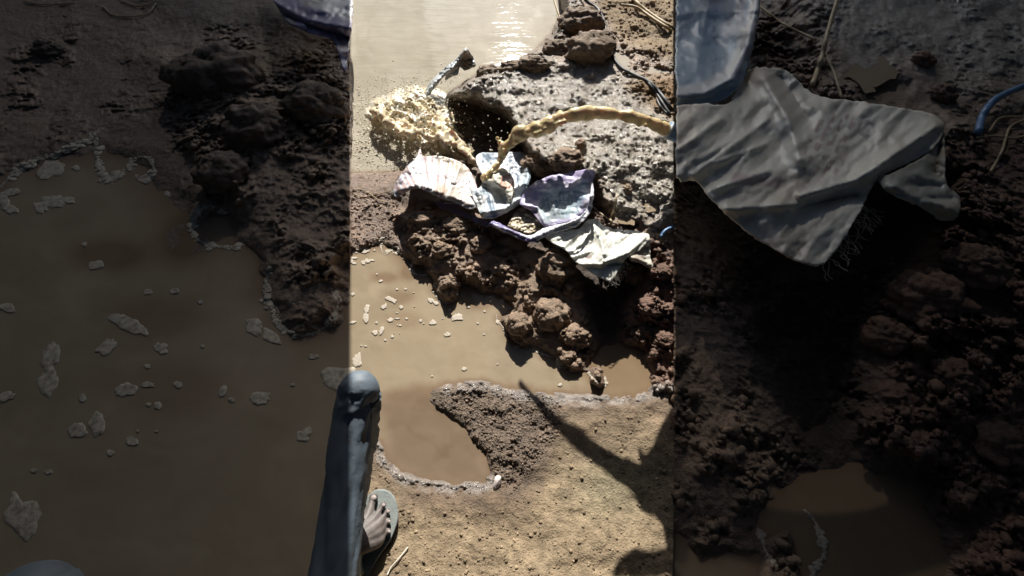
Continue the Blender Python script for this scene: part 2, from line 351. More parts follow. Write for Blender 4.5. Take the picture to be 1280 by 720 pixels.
# ------------------------------------------------------------ ground
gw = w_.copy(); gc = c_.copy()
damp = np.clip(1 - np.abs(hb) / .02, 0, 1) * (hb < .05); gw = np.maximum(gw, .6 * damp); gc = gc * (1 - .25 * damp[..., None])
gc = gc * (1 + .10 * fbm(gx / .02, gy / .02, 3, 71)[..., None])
# carry the sheet out to the horizon
def extend(a, f):
    a = np.concatenate([a[:, :1] if f is None else f(a[:, :1], -1), a, a[:, -1:] if f is None else f(a[:, -1:], 1)], 1)
    return a
X = gx; Y = gy; Zh = gz
X = np.concatenate([X[:, :1] - 90, X[:, :1] - 4, X, X[:, -1:] + 4, X[:, -1:] + 90], 1)
Y = np.concatenate([Y[:, :1], Y[:, :1], Y, Y[:, -1:], Y[:, -1:]], 1)
Zh = np.concatenate([Zh[:, :1], Zh[:, :1], Zh, Zh[:, -1:], Zh[:, -1:]], 1)
gc = np.concatenate([gc[:, :1], gc[:, :1], gc, gc[:, -1:], gc[:, -1:]], 1); gw = np.concatenate([gw[:, :1], gw[:, :1], gw, gw[:, -1:], gw[:, -1:]], 1)
X = np.concatenate([X[:1], X[:1], X, X[-1:], X[-1:]], 0); Zh = np.concatenate([Zh[:1], Zh[:1], Zh, Zh[-1:], Zh[-1:]], 0)
Y = np.concatenate([Y[:1] + 150, Y[:1] + 8, Y, Y[-1:] - 4, Y[-1:] - 100], 0)
gc = np.concatenate([gc[:1], gc[:1], gc, gc[-1:], gc[-1:]], 0); gw = np.concatenate([gw[:1], gw[:1], gw, gw[-1:], gw[-1:]], 0)
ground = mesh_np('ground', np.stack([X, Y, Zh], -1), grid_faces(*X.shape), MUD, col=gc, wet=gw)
tag(ground, 'wet brown mud banks, crumbly clods and dry tan soil around the water', kind='structure')

# ------------------------------------------------------------ water sheets
wu = np.arange(-240, 1530, 3.); wv = np.arange(-150, 960, 3.)
WU, WV = np.meshgrid(wu, wv); side = (WU < ZL) | (WU > ZR)
cu = np.where(side, WU / KS + 438, WU); cv = np.where(side, WV / KS + 246.4, WV)
h_, A__, w__, cc_ = land(cu, cv)
wc = np.zeros(WU.shape + (3,)) + np.array((.31, .25, .172))
tpool = sm(-sdist(cu, cv, [(300, 235), (900, 235), (900, 900), (300, 900)]), 30); wc = cmix(wc, (.38, .345, .275), tpool)
wc = cmix(wc, (.42, .39, .325), tpool * np.clip((60 - cv) / 80, 0, 1))
shal = np.clip((h_ + .034) / .034, 0, 1); wc = cmix(wc, (.19, .125, .078), shal * .85)
dsh = sm(sdist(cu + 6 * fbm(cu / 20, cv / 20, 3, 4), cv, [(470, 500), (520, 490), (560, 505), (610, 560), (620, 610), (540, 612), (480, 580)]), 22); wc = cmix(wc, (.165, .118, .08), dsh * .92)
sw = fbm(cu / 34 + 1.2 * fbm(cu / 25, cv / 18, 3, 83), cv / 16 + 1.2 * fbm(cu / 25, cv / 18, 3, 84), 5, 81); wc = wc * (1 + .17 * sw[..., None] * np.array((.9, 1, 1.15)))
bl = sm(sdist(cu, cv, [(748, 430), (816, 430), (820, 495), (738, 492)]), 16); wc = cmix(wc, (.20, .135, .08), bl * .8)
x, y, z, _ = ray(WU, WV, 0.0)
water = mesh_np('water', np.stack([x, y, z], -1), grid_faces(*WU.shape), WATER, col=wc, wet=.12 + .88 * tpool * (~side))
tag(water, 'still muddy brown water of pool and puddles', kind='structure')
def poly_sheet(name, poly, h, mat, step=2.0, col=(.4, .36, .3), dz=0):
    pts = [Vector(p) for p in poly]
    a = np.array(poly); g = [Vector((x, y)) for x in np.arange(a[:, 0].min(), a[:, 0].max(), step * 2) for y in np.arange(a[:, 1].min(), a[:, 1].max(), step * 2)]
    n = len(pts); r = delaunay_2d_cdt(pts + g, [], [list(range(n))], 1, 1e-4)
    c = [P(p.x, p.y, h) for p in r[0]]
    return mesh_np(name, [tuple(p) for p in c], [tuple(f) for f in r[2]], mat, col=np.tile(np.array(col), (len(c), 1)), wet=np.full(len(c), .1))
def mapr(pl): return [((u - 438) * KS, (v - 246.4) * KS) for u, v in pl]
for pl, hh, cl in ((WP1, .197, (.42, .38, .32)), (WP2, .141, (.3, .235, .16)), (WP3, .151, (.3, .24, .17)), (mapr(WP2), .181, (.28, .22, .15))):
    pl = [tuple(p + fbm(p[0] / (7 if p[0] < 842 else 22) + np.array([0, 9]), p[1] / (7 if p[0] < 842 else 22), 3, 5) * (4 if p[0] < 842 else 22)) for p in spline(pl + pl[:1], 6)[:-1]]
    pl = [(u + (u - np.mean([p[0] for p in pl])) * .05, v + (v - np.mean([p[1] for p in pl])) * .05) for u, v in pl]
    o = poly_sheet('water', pl, hh, WATER, col=cl); tag(o, 'shallow muddy water standing on the wet bank', kind='structure')

# ------------------------------------------------------------ unseen nets and poles added to dim the light on both sides
def added_net_mat():
    m = bpy.data.materials.new('added_shade_netting'); m.use_nodes = True; t = m.node_tree; t.nodes.clear(); N = t.nodes.new; L = t.links.new
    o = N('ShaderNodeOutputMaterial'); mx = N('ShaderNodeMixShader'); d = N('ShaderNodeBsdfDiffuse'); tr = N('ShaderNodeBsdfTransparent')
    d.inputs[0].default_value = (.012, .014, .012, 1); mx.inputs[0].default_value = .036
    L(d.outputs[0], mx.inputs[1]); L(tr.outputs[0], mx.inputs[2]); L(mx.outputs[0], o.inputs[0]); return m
ADDED_NET = added_net_mat(); WOOD = rough_mat('pole_wood', (.2, .13, .08), rough=.8, var=.3, scale=20)
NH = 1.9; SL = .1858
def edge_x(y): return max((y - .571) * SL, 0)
for sgn, lab in ((-1, 'unseen dark net added to dim the ground left of the sunlit strip'), (1, 'unseen dark net added to dim the ground right of the sunlit strip')):
    t = tag(thing('added_shade_net', (sgn * 4.4, 3, 0)), lab, 'shade net', 'added unseen light blockers')
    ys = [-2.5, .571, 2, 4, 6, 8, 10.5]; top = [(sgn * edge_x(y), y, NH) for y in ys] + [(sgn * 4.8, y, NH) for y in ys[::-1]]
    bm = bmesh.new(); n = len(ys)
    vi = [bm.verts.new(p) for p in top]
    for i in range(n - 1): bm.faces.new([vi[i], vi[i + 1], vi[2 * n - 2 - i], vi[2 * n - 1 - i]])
    me = bpy.data.meshes.new('added_roof_net'); bm.to_mesh(me); bm.free(); me.materials.append(ADDED_NET)
    o = bpy.data.objects.new('added_roof_net', me); COL.objects.link(o); under(o, t)
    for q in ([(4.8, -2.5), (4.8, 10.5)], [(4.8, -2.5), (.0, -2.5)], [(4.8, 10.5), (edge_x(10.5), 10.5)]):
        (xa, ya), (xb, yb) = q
        o = mesh_np('added_side_net', [(sgn * xa, ya, .04), (sgn * xb, yb, .04), (sgn * xb, yb, NH - .01), (sgn * xa, ya, NH - .01)], [(0, 1, 2, 3)], ADDED_NET, smooth=False); under(o, t)
    for (xa, ya) in ((4.7, -2.4), (4.7, 4), (4.7, 10.4), (2.2, 10.4), (.9, -2.4)):
        c, f = tube_np([(sgn * xa, ya, -.2), (sgn * xa, ya, 1), (sgn * xa, ya, NH + .1)], [.045, .042, .04], 10); o = mesh_np('added_pole', c, f, WOOD); under(o, t)

# ------------------------------------------------------------ loose crumbs and clods
def blur(a, n):
    for _ in range(n):
        p = np.pad(a, 1, mode='edge'); a = (p[:-2, 1:-1] + p[2:, 1:-1] + p[1:-1, :-2] + p[1:-1, 2:] + p[1:-1, 1:-1]) / 5
    return a
HS = blur(HG, 6)
def gh(u, v):
    i = np.clip(np.searchsorted(us, u), 0, len(us) - 1); j = np.clip(np.searchsorted(vs, v), 0, len(vs) - 1)
    return HS[j, i]
def scatter(n, amin, zone, rlo, rhi, name, label):
    uu = RNG.uniform(zone[0], zone[1], n * 6); vv = RNG.uniform(-10, 735, n * 6)
    i = np.clip(np.searchsorted(us, uu), 0, len(us) - 1); j = np.clip(np.searchsorted(vs, vv), 0, len(vs) - 1)
    ok = (A_[j, i] > amin * (.5 + RNG.random(n * 6))) & (HG[j, i] > .006)
    i = i[ok][:n]; j = j[ok][:n]; N = len(i)
    r = rlo + (rhi - rlo) * RNG.random(N) ** 7
    pos = np.stack([gx[j, i], gy[j, i], gz[j, i] + r * .2], -1)
    cols = gc0[j, i] * (.8 + .5 * RNG.random((N, 1)))
    o = many(name, MUD, pos, r, 1, .38, (1, 1, .7), cols, w_[j, i], smooth=False); tag(o, label, 'soil crumbs', kind='stuff')
gc0 = c_
scatter(8000, .028, (438, 842), .0022, .014, 'soil_crumbs', 'loose brown soil crumbs lying over the clod heaps')
scatter(2600, .035, (-5, 438), .003, .02, 'soil_crumbs', 'loose dark crumbs on the shaded left heap')
scatter(4500, .035, (842, 1285), .003, .02, 'soil_crumbs', 'loose dark crumbs on the shaded right slope')
def scat_low(n, poly, rlo, rhi):
    a = np.array(poly); uu = RNG.uniform(a[:, 0].min(), a[:, 0].max(), n * 3); vv = RNG.uniform(a[:, 1].min(), a[:, 1].max(), n * 3)
    ok = sdist(uu, vv, poly) > 0; uu = uu[ok][:n]; vv = vv[ok][:n]
    i = np.searchsorted(us, uu); j = np.searchsorted(vs, vv); ok = HG[j, i] > .006; i = i[ok]; j = j[ok]
    r = rlo + (rhi - rlo) * RNG.random(len(i)) ** 5
    return np.stack([gx[j, i], gy[j, i], gz[j, i]], -1), r, c_[j, i] * (.7 + .8 * RNG.random((len(i), 1))), w_[j, i]
q = [scat_low(1500, [(438, 600), (842, 500), (842, 725), (438, 725)], .0015, .006), scat_low(900, [(738, 0), (842, 0), (842, 150), (770, 110)], .003, .014),
     scat_low(2500, ROUGHF, .002, .006), scat_low(2600, GLOSS, .002, .010), scat_low(700, [(438, 232), (500, 250), (500, 300), (438, 310)], .002, .009), scat_low(400, RIM + [(560, 625), (480, 600)], .0015, .005)]
o = many('pebbles', MUD, np.concatenate([a[0] for a in q]), np.concatenate([a[1] for a in q]), 1, .25, (1, 1, .8), np.concatenate([a[2] for a in q]), np.concatenate([a[3] for a in q]))
tag(o, 'fine grit and small crumbs strewn over the soil', 'grit', kind='stuff')
def clod(u, v, rpx, label, cat='clod of mud', sq=.75, wet=.3, colr=SOIL, ext=1.0, lift=.25):
    vs0, fs0 = ico(5); Z = ray(u, v, float(gh(u, v)))[3]; r = rpx / FOC * float(Z)
    sd = random.random() * 50
    n = fbm(vs0[:, 0] * 1.5 + sd, vs0[:, 1] * 1.5 + vs0[:, 2] * 2.1, 4, 7)
    d = domes(vs0[:, 0] * 3 + sd + vs0[:, 2], vs0[:, 1] * 3 - vs0[:, 2], 3); d2 = domes(vs0[:, 0] * 8 + sd + 2 * vs0[:, 2], vs0[:, 1] * 8 - 3 * vs0[:, 2], 8)
    q = vs0 * (1 + .3 * n + .22 * d + .1 * d2 - .15)[:, None] * r * np.array([ext, 1, sq])
    p = P(u, v, float(gh(u, v)) + r * sq * lift)
    o = mesh_np('mud_clod', q, fs0, MUD, col=np.tile(np.array(colr), (len(q), 1)) * (1 + .3 * n[:, None]), wet=np.full(len(q), wet)); o.location = p
    tag(o, label, cat, 'big clods of mud'); return o
DRYC = (.22, .16, .11)
for a in ((738, 62, 27, 'large craggy clod of mud beside the black cable at the pool corner', 1.1), (727, 28, 22, 'dark clod stacked behind the largest craggy clod', 1.2), (757, 50, 13, 'clod wedged between the black cable and the largest craggy clod', .9),
          (700, 62, 15, 'rounded clod on the pool rim left of the largest craggy clod', 1.2), (668, 80, 12, 'flat clod halfway along the crumbly pool rim', 1.5), (640, 86, 11, 'small dark clod on the pool rim right of the rim end', 1.4), (612, 91, 11, 'last clod at the left end of the crumbly pool rim', 1.4)):
    clod(*a[:4], ext=a[4], colr=DRYC if a[0] < 800 else SOIL, wet=.25)
for a in ((676, 205, 17, 'brown crumbly clod just above the lavender sack', 1.3), (708, 200, 16, 'brown clod between lavender sack and the glossy mud', 1.2), (726, 180, 7, 'small round clod alone on the glossy mud', 1), (785, 236, 7, 'dark pointed stone on the glossy mud right of the lavender sack', .7),
          (530, 276, 14, 'clod on the top left of the heap under the white pleated sack', 1.3), (570, 284, 13, 'clod on the middle of the heap under the white pleated sack', 1.2), (552, 312, 11, 'rounded clod halfway down the heap in front of the pleated sack', 1.1), (600, 305, 12, 'knobbly clod on the right of the heap in the sun', 1.1),
          (694, 335, 23, 'flat topped sunlit clod in the shadow below the white sack', 1.0), (690, 393, 21, 'square clod with a sunlit top above the puddle edge', 1.05), (650, 405, 15, 'dark clod at the puddle edge left of the square clod', 1.1), (722, 420, 15, 'dark clod right of the square clod', 1.1), (710, 445, 9, 'small clod at the puddle edge ringed by thick foam', 1.1),
          (800, 345, 14, 'red brown clod under the torn end of the white sack', 1.2), (812, 385, 13, 'red brown clod midway down the right slope', 1.1), (830, 425, 12, 'red brown clod low on the right slope', 1.1), (826, 340, 11, 'red brown clod high on the right slope', 1.1)):
    clod(*a[:4], ext=a[4], colr=RED if a[0] > 795 else SOIL)
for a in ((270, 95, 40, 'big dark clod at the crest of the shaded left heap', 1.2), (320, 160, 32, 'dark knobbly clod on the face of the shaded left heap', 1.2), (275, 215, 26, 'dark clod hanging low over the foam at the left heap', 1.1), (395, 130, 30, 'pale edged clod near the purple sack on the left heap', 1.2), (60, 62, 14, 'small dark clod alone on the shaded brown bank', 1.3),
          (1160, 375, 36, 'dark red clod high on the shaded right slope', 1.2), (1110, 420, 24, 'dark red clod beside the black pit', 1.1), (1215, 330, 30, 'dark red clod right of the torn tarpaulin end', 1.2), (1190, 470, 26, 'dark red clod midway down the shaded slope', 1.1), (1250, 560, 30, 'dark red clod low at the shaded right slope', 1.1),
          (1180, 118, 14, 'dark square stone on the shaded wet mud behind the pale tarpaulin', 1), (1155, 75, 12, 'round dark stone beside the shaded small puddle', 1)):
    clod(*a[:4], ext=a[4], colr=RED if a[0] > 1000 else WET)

# ------------------------------------------------------------ cloth sacks
def rows(u, v, ang, sp, gl, k=0, lo=.25, hi=.75, thr=.5):
    ca, sa = math.cos(ang), math.sin(ang); s = u * ca + v * sa; t = -u * sa + v * ca
    r = np.floor(t / sp); f = t / sp - r
    return ((f > lo) & (f < hi) & (vnoise(s / gl, r * 7.3 + f * 2.2, k) > thr)).astype(float)
def idw(u, v, ctrl, p=2.2):
    n = 0; d = 0
    for a, b, h in ctrl:
        w = 1 / (((u - a) ** 2 + (v - b) ** 2 + 30) ** (p / 2)); n = n + w * h; d = d + w
    return n / d
def cloth(name, outline, ctrl, colfn, creases=(), step=1.4, thick=.003, amp=.006, wl=18, ang=0., parent=None, mat=None, k=0, clear=.012, kk=1.0, sharp=.8):
    ol = np.array(outline, float)
    dense = spline(np.vstack([ol, ol[:1]]), 4)[:-1]; dense = mix(np.vstack([np.linspace(ol[i], ol[(i + 1) % len(ol)], 4, endpoint=False) for i in range(len(ol))]), dense, .6) if len(dense) == 4 * len(ol) else dense
    b = []
    for i in range(len(dense)):
        p0 = dense[i]; p1 = dense[(i + 1) % len(dense)]; m = max(1, int(np.hypot(*(p1 - p0)) / (step * 1.3)))
        b += [p0 + (p1 - p0) * t / m for t in range(m)]
    b = np.array(b); b = b + np.stack([fbm(b[:, 0] / 5 + k, b[:, 1] / 5, 2, 60 + k), fbm(b[:, 0] / 5, b[:, 1] / 5 + k, 2, 61 + k)], -1) * .9 * kk
    gu, gv = np.meshgrid(np.arange(b[:, 0].min(), b[:, 0].max(), step), np.arange(b[:, 1].min(), b[:, 1].max(), step)); gu = gu + (np.arange(gu.shape[0]) % 2)[:, None] * step / 2
    d = sdist(gu, gv, [tuple(p) for p in b]); ok = d > step * .55
    pts = [Vector(p) for p in b] + [Vector((x, y)) for x, y in zip(gu[ok], gv[ok])]
    r = delaunay_2d_cdt(pts, [], [list(range(len(b)))], 1, 1e-4)
    q = np.array([tuple(p) for p in r[0]]); u, v = q[:, 0], q[:, 1]
    h = idw(u, v, ctrl)
    ca, sa = math.cos(ang), math.sin(ang); s = (u * ca + v * sa) / wl; t = (-u * sa + v * ca) / wl
    rid = 1 - np.abs(fbm(s * .5 + k, t * 1.6, 3, 30 + k)) * 2.2; h = h + amp * rid
    h = h + amp * .45 * (1 - 2 * np.abs(fbm(s * 2.3 + 9, t * 2.9 + 3, 3, 35 + k)))
    for pl, am, w in creases:
        dd = ldist(u, v, pl); h = h + am * np.exp(-(dd / w) ** (1.1 if sharp else 2))
    h = np.maximum(h, gh(u, v) + clear)
    x, y, z, _ = ray(u, v, h); c = colfn(u, v)
    o = mesh_np(name, np.stack([x, y, z], -1), [tuple(f) for f in r[2]], mat or CLOTH, col=c)
    m = o.modifiers.new('thickness', 'SOLIDIFY'); m.thickness = thick; m.offset = -1
    if parent: under(o, parent)
    return o
def base(u, rgb): return np.zeros(u.shape + (3,)) + np.array(rgb)
WHT = (.62, .64, .62)
def dirt(c, u, v, k, amt=.5, sc=16, lo=0., rgb=(.30, .22, .14)): return cmix(c, rgb, amt * np.clip((fbm(u / sc, v / sc, 4, k) - lo) * 2.4, 0, 1))
# A pleated white sack
def colA(u, v):
    c = base(u, (.66, .66, .66)); an = np.arctan2(v - 285, u - 545)
    c = cmix(c, (.50, .33, .33), .75 * (vnoise(an * 26, np.hypot(u - 545, v - 285) / 22, 3) > .6)); c = cmix(c, (.25, .3, .42), .6 * sm(8 - ldist(u, v, [(524, 200), (508, 222), (498, 240)]), 3) * (vnoise(u / 2, v / 3, 8) > .5))
    c = cmix(c, (.36, .27, .17), .55 * sm(sdist(u, v, [(540, 238), (560, 230), (592, 240), (590, 258), (565, 250)]), 5))
    c = cmix(c, (.55, .43, .26), .6 * sm(sdist(u, v, [(545, 195), (580, 205), (590, 222), (560, 216)]), 8)); return dirt(c, u, v, 5, .4, 12, .1)
cr = [([(545, 285), (545 + 95 * math.cos(a), 285 + 95 * math.sin(a))], .007 + .004 * math.sin(a * 40), 2.3) for a in np.arange(-2.5, -1.15, .1)]
o = cloth('plastic_sack', [(491, 240), (497, 226), (508, 210), (520, 198), (525, 186), (529, 196), (548, 195), (574, 203), (588, 214), (595, 232), (599, 252), (588, 263), (572, 255), (552, 248), (535, 240), (518, 235), (503, 243), (494, 246)],
          [(491, 242, .075), (524, 190, .06), (520, 215, .12), (560, 205, .10), (590, 218, .10), (515, 235, .15), (550, 244, .15), (588, 260, .14), (560, 225, .13)], colA, cr + [([(496, 240), (520, 230), (555, 242), (590, 256)], .02, 5)], amp=.005, wl=10, k=1)
tag(o, 'white woven sack with fine fanned pleats lying left of the blue printed one', 'sack', 'sacks over the breach')
def colD(u, v): return dirt(base(u, (.25, .21, .36)), u, v, 6, .5, 8)
o = cloth('plastic_sack', [(543, 250), (556, 254), (574, 257), (584, 266), (598, 272), (612, 276), (612, 284), (596, 279), (580, 271), (566, 266), (550, 260)],
          [(545, 254, .10), (574, 263, .10), (610, 280, .11)], colD, amp=.004, wl=9, k=2, step=1.1); tag(o, 'narrow violet strip of sack peeping out below the pleated white one', 'sack', 'sacks over the breach')
# B blue printed sack
def colB(u, v):
    c = base(u, (.58, .62, .64)); c = cmix(c, (.15, .20, .27), sm(sdist(u, v, [(598, 192), (657, 190), (655, 208), (648, 232), (640, 228), (636, 212), (620, 203), (600, 205)]), 3))
    c = cmix(c, (.5, .55, .6), .8 * rows(u, v, .2, 6, 3, 4, .2, .7, .55) * sm(sdist(u, v, [(612, 194), (646, 194), (640, 214), (612, 206)]), 3))
    c = cmix(c, (.12, .18, .25), .9 * sm(4 - ldist(u, v, [(606, 238), (611, 252), (618, 268)]), 2)); c = cmix(c, (.15, .22, .3), .7 * rows(u, v, 1.3, 4, 2.4, 5) * sm(sdist(u, v, [(592, 238), (604, 238), (612, 262), (600, 266)]), 2))
    c = cmix(c, (.25, .38, .5), .6 * sm(4 - ldist(u, v, [(660, 200), (662, 218), (652, 244)]), 3)); return dirt(c, u, v, 15, .35, 14, .15)
o = cloth('plastic_sack', [(587, 236), (598, 236), (604, 222), (596, 206), (598, 193), (625, 191), (655, 192), (660, 205), (663, 218), (659, 236), (651, 250), (650, 255), (636, 264), (620, 272), (604, 273), (598, 262), (592, 250)],
          [(590, 240, .15), (600, 195, .09), (655, 194, .10), (662, 218, .13), (655, 245, .14), (625, 225, .115), (602, 270, .16), (640, 262, .15), (618, 255, .145)], colB,
          [([(658, 196), (660, 222), (650, 248), (625, 262)], .02, 4), ([(622, 240), (632, 256)], -.02, 3), ([(598, 240), (606, 266)], .015, 3), ([(613, 244), (616, 264)], .01, 2.5), ([(602, 266), (630, 262), (648, 250)], .018, 3)], amp=.005, wl=14, k=3)
tag(o, 'crumpled sack with dark blue printing under the falling water', 'sack', 'sacks over the breach')
def colB2(u, v):
    c = base(u, (.66, .62, .52)); e = sdist(u, v, [(627, 222), (640, 219), (641, 230), (634, 236), (626, 232)])
    c = cmix(c, (.55, .22, .16), .8 * ((abs(e) < 1.3) | (abs(e - 3.4) < .8))); return dirt(c, u, v, 25, .4, 9, .1)
o = cloth('plastic_sack', [(604, 232), (607, 222), (613, 212), (622, 209), (632, 212), (640, 220), (643, 232), (641, 243), (636, 252), (632, 240), (622, 234), (612, 236)],
          [(606, 230, .13), (615, 212, .13), (622, 222, .19), (640, 224, .16), (640, 245, .17)], colB2, [([(607, 226), (618, 228), (634, 236), (639, 248)], .02, 3.5), ([(614, 214), (620, 226)], .012, 3)], amp=.006, wl=9, k=4, step=1.2)
tag(o, 'cream cloth bulge with a red printed square on top of the blue printed sack', 'sack', 'sacks over the breach')
# C lavender sack
def colC(u, v):
    c = base(u, (.42, .37, .56)); e = sdist(u, v, [(676, 246), (690, 232), (712, 236), (733, 224), (736, 244), (722, 266), (704, 274), (682, 280), (672, 262), (676, 252)])
    c = cmix(c, (.42, .53, .58), sm(e + 4 * fbm(u / 8, v / 8, 3, 2), 5)); c = cmix(c, (.62, .6, .66), .8 * sm(2.5 - abs(e + 3 + 5 * fbm(u / 9, v / 9, 3, 12)), 2) * (u > 672) * (v < 262))
    pr = rows(u, v, 1.35, 5, 2.1, 11, .2, .62, .52) * sm(sdist(u, v, [(678, 250), (700, 238), (733, 236), (726, 262), (702, 272), (682, 276)]), 3); c = cmix(c, (.12, .17, .25), .65 * pr)
    c = cmix(c, (.16, .24, .38), .75 * sm(sdist(u, v, [(717, 240), (728, 232), (734, 240), (724, 254), (716, 250)]), 3)); e2 = sdist(u, v, [(700, 240), (712, 240), (712, 252), (700, 252)]); c = cmix(c, (.12, .17, .25), .6 * (abs(e2) < .7))
    return dirt(c, u, v, 35, .3, 18, .15)
tC = tag(thing('plastic_sack', P(690, 270, .12)), 'open lavender and pale blue sack with rows of small print and rolled lower edge', 'sack', 'sacks over the breach')
cloth('sack_panel', [(649, 256), (655, 241), (664, 232), (676, 225), (700, 218), (741, 213), (740, 232), (737, 252), (730, 266), (716, 276), (700, 281), (688, 283), (680, 284), (672, 274), (662, 262)],
      [(650, 256, .16), (672, 228, .19), (700, 219, .21), (741, 214, .25), (738, 250, .23), (700, 250, .185), (690, 280, .165), (720, 274, .2), (670, 262, .16)], colC,
      [([(655, 257), (672, 260), (682, 280)], .018, 3), ([(700, 238), (690, 262)], .004, 4), ([(722, 230), (716, 262)], .006, 4)], amp=.004, wl=22, k=5, parent=tC)
def colC2(u, v):
    c = base(u, (.62, .62, .68)); c = cmix(c, (.16, .14, .30), sm(2.8 - ldist(u, v, [(611, 281), (620, 279), (636, 287), (655, 299), (668, 301)]), 1.2)); c = cmix(c, (.3, .36, .5), .7 * (ldist(u, v, [(664, 298), (690, 289), (724, 276), (738, 250)]) < 1)); return dirt(c, u, v, 36, .25, 9)
cloth('rolled_edge', [(610, 281), (618, 277), (634, 285), (652, 293), (664, 295), (676, 288), (690, 283), (712, 278), (727, 268), (736, 254), (739, 232), (742, 232), (741, 254), (735, 270), (722, 282), (704, 288), (688, 292), (672, 301), (664, 303), (650, 299), (630, 290)],
      [(612, 280, .15), (650, 296, .17), (664, 300, .18), (690, 288, .18), (725, 274, .22), (741, 235, .25)], colC2, [([(612, 279), (636, 288), (663, 299), (690, 287), (722, 275), (740, 245)], .012, 2.4)], amp=.003, wl=8, k=6, parent=tC, step=1.1)
def colC3(u, v): return cmix(base(u, (.50, .42, .28)), (.2, .15, .1), .9 * (fbm(u / 3.5, v / 2.6, 3, 77) > .12))
cloth('muddy_patch', [(634, 284), (640, 272), (648, 262), (656, 262), (668, 274), (676, 285), (664, 292), (652, 290)], [(636, 284, .145), (650, 264, .13), (674, 284, .14)], colC3, amp=.006, wl=6, k=7, parent=tC, step=1.1)
# E white sack
def colE(u, v):
    c = base(u, (.70, .71, .64)); c = cmix(c, (.42, .22, .24), .55 * rows(u, v, -1.05, 4, 1.8, 21, .2, .7, .5) * sm(sdist(u, v, [(758, 292), (776, 290), (768, 314), (752, 322), (748, 308)]), 3))
    c = cmix(c, (.35, .3, .3), .6 * (abs(np.hypot(u - 779, v - 298) - 3) < .9)); c = cmix(c, (.4, .25, .27), .6 * sm(2 - ldist(u, v, [(735, 322), (748, 323)]), 1.5))
    c = cmix(c, (.45, .52, .48), .35 * np.clip(fbm(u / 22, v / 22, 3, 44) * 2, 0, 1)); return dirt(c, u, v, 45, .35, 15, .15)
tE = tag(thing('plastic_sack', P(750, 310, .18)), 'large greenish white sack hanging over the dark pit with frayed corner', 'sack', 'sacks over the breach')
cloth('sack_panel', [(681, 297), (690, 291), (712, 288), (725, 286), (733, 277), (740, 274), (748, 276), (757, 284), (782, 288), (810, 293), (808, 303), (798, 314), (784, 321), (776, 334), (768, 346), (760, 351), (746, 345), (731, 336), (718, 326), (707, 314), (692, 305)],
      [(682, 298, .13), (740, 275, .145), (780, 286, .145), (810, 294, .145), (800, 312, .165), (784, 320, .18), (760, 350, .155), (720, 326, .15), (700, 308, .145), (750, 322, .18), (735, 298, .16), (760, 300, .16)], colE,
      [([(742, 280), (752, 302), (756, 318)], .02, 4), ([(747, 281), (760, 298)], -.01, 3), ([(756, 328), (785, 316), (807, 296)], .022, 3.5), ([(756, 331), (776, 331)], -.022, 3.5), ([(702, 312), (722, 292)], .008, 2), ([(712, 318), (742, 290)], .009, 2.2), ([(716, 322), (740, 314)], .012, 2.6), ([(690, 300), (706, 296)], .007, 2), ([(725, 330), (756, 331)], .016, 3), ([(722, 308), (738, 302)], .006, 1.8)], amp=.005, wl=20, ang=-.7, k=8, parent=tE, clear=.02)
def colE2(u, v): return dirt(base(u, (.55, .53, .46)), u, v, 46, .5, 9)
cloth('side_fold', [(785, 321), (798, 314), (808, 302), (811, 294), (813, 308), (813, 322), (816, 332), (811, 335), (800, 329), (790, 326)], [(786, 322, .17), (811, 296, .15), (814, 330, .13)], colE2, [([(790, 322), (812, 330)], .016, 3), ([(810, 300), (808, 318)], -.015, 3)], amp=.006, wl=9, k=9, parent=tE, clear=.02, step=1.1)
def threads(u0, v0, u1, v1, h0, n, ln, parent, r=.0006, name='frayed_thread'):
    parts = []
    for i in range(n):
        t = random.random(); u = u0 + (u1 - u0) * t; v = v0 + (v1 - v0) * t; pts = [P(u, v, h0)]; a = random.uniform(-.3, 1.8); du, dv = math.cos(a), math.sin(a)
        for j in range(6):
            u += du * ln / 6; v += dv * ln / 6; a += random.uniform(-1, 1); du, dv = math.cos(a), abs(math.sin(a)); pts.append(P(u, v, h0 - .004 * j))
        parts.append(tube_np(spline([tuple(p) for p in pts], 3), r, 4))
    o = mesh_np(name, *merge(parts), THREAD); under(o, parent); return o
THREAD = rough_mat('thread', (.5, .48, .42), rough=.6)
threads(762, 350, 784, 322, .165, 34, 14, tE, name='frayed_threads'); threads(690, 306, 700, 311, .14, 8, 6, tE, name='frayed_threads')
# F twisted sack in the pool
def colF(u, v):
    c = base(u, (.42, .45, .47)); c = cmix(c, (.08, .09, .1), .85 * rows(u, v, -.85, 3.2, 1.6, 51, .3, .75, .45) * (v < 84)); c = cmix(c, (.22, .19, .16), sm(sdist(u, v, [(577, 66), (584, 62), (594, 82), (584, 87), (578, 82)]), 2)); return c
o = cloth('plastic_sack', [(532, 118), (534, 109), (543, 98), (556, 86), (568, 76), (577, 66), (583, 60), (588, 67), (595, 80), (589, 86), (580, 88), (575, 84), (573, 93), (566, 95), (557, 100), (556, 95), (546, 106), (537, 119)],
          [(533, 118, .01), (545, 102, .07), (560, 88, .10), (583, 62, .15), (594, 80, .08), (584, 87, .03), (560, 99, .03), (545, 108, .03)], colF,
          [([(534, 116), (548, 99), (566, 84), (582, 64)], .03, 3), ([(540, 114), (556, 96), (574, 82)], .015, 2), ([(560, 92), (572, 86), (578, 72)], -.02, 2.4)], amp=.008, wl=7, k=10, step=1.0, clear=.004)
tag(o, 'small twisted grey sack sticking up out of the pool', 'sack')
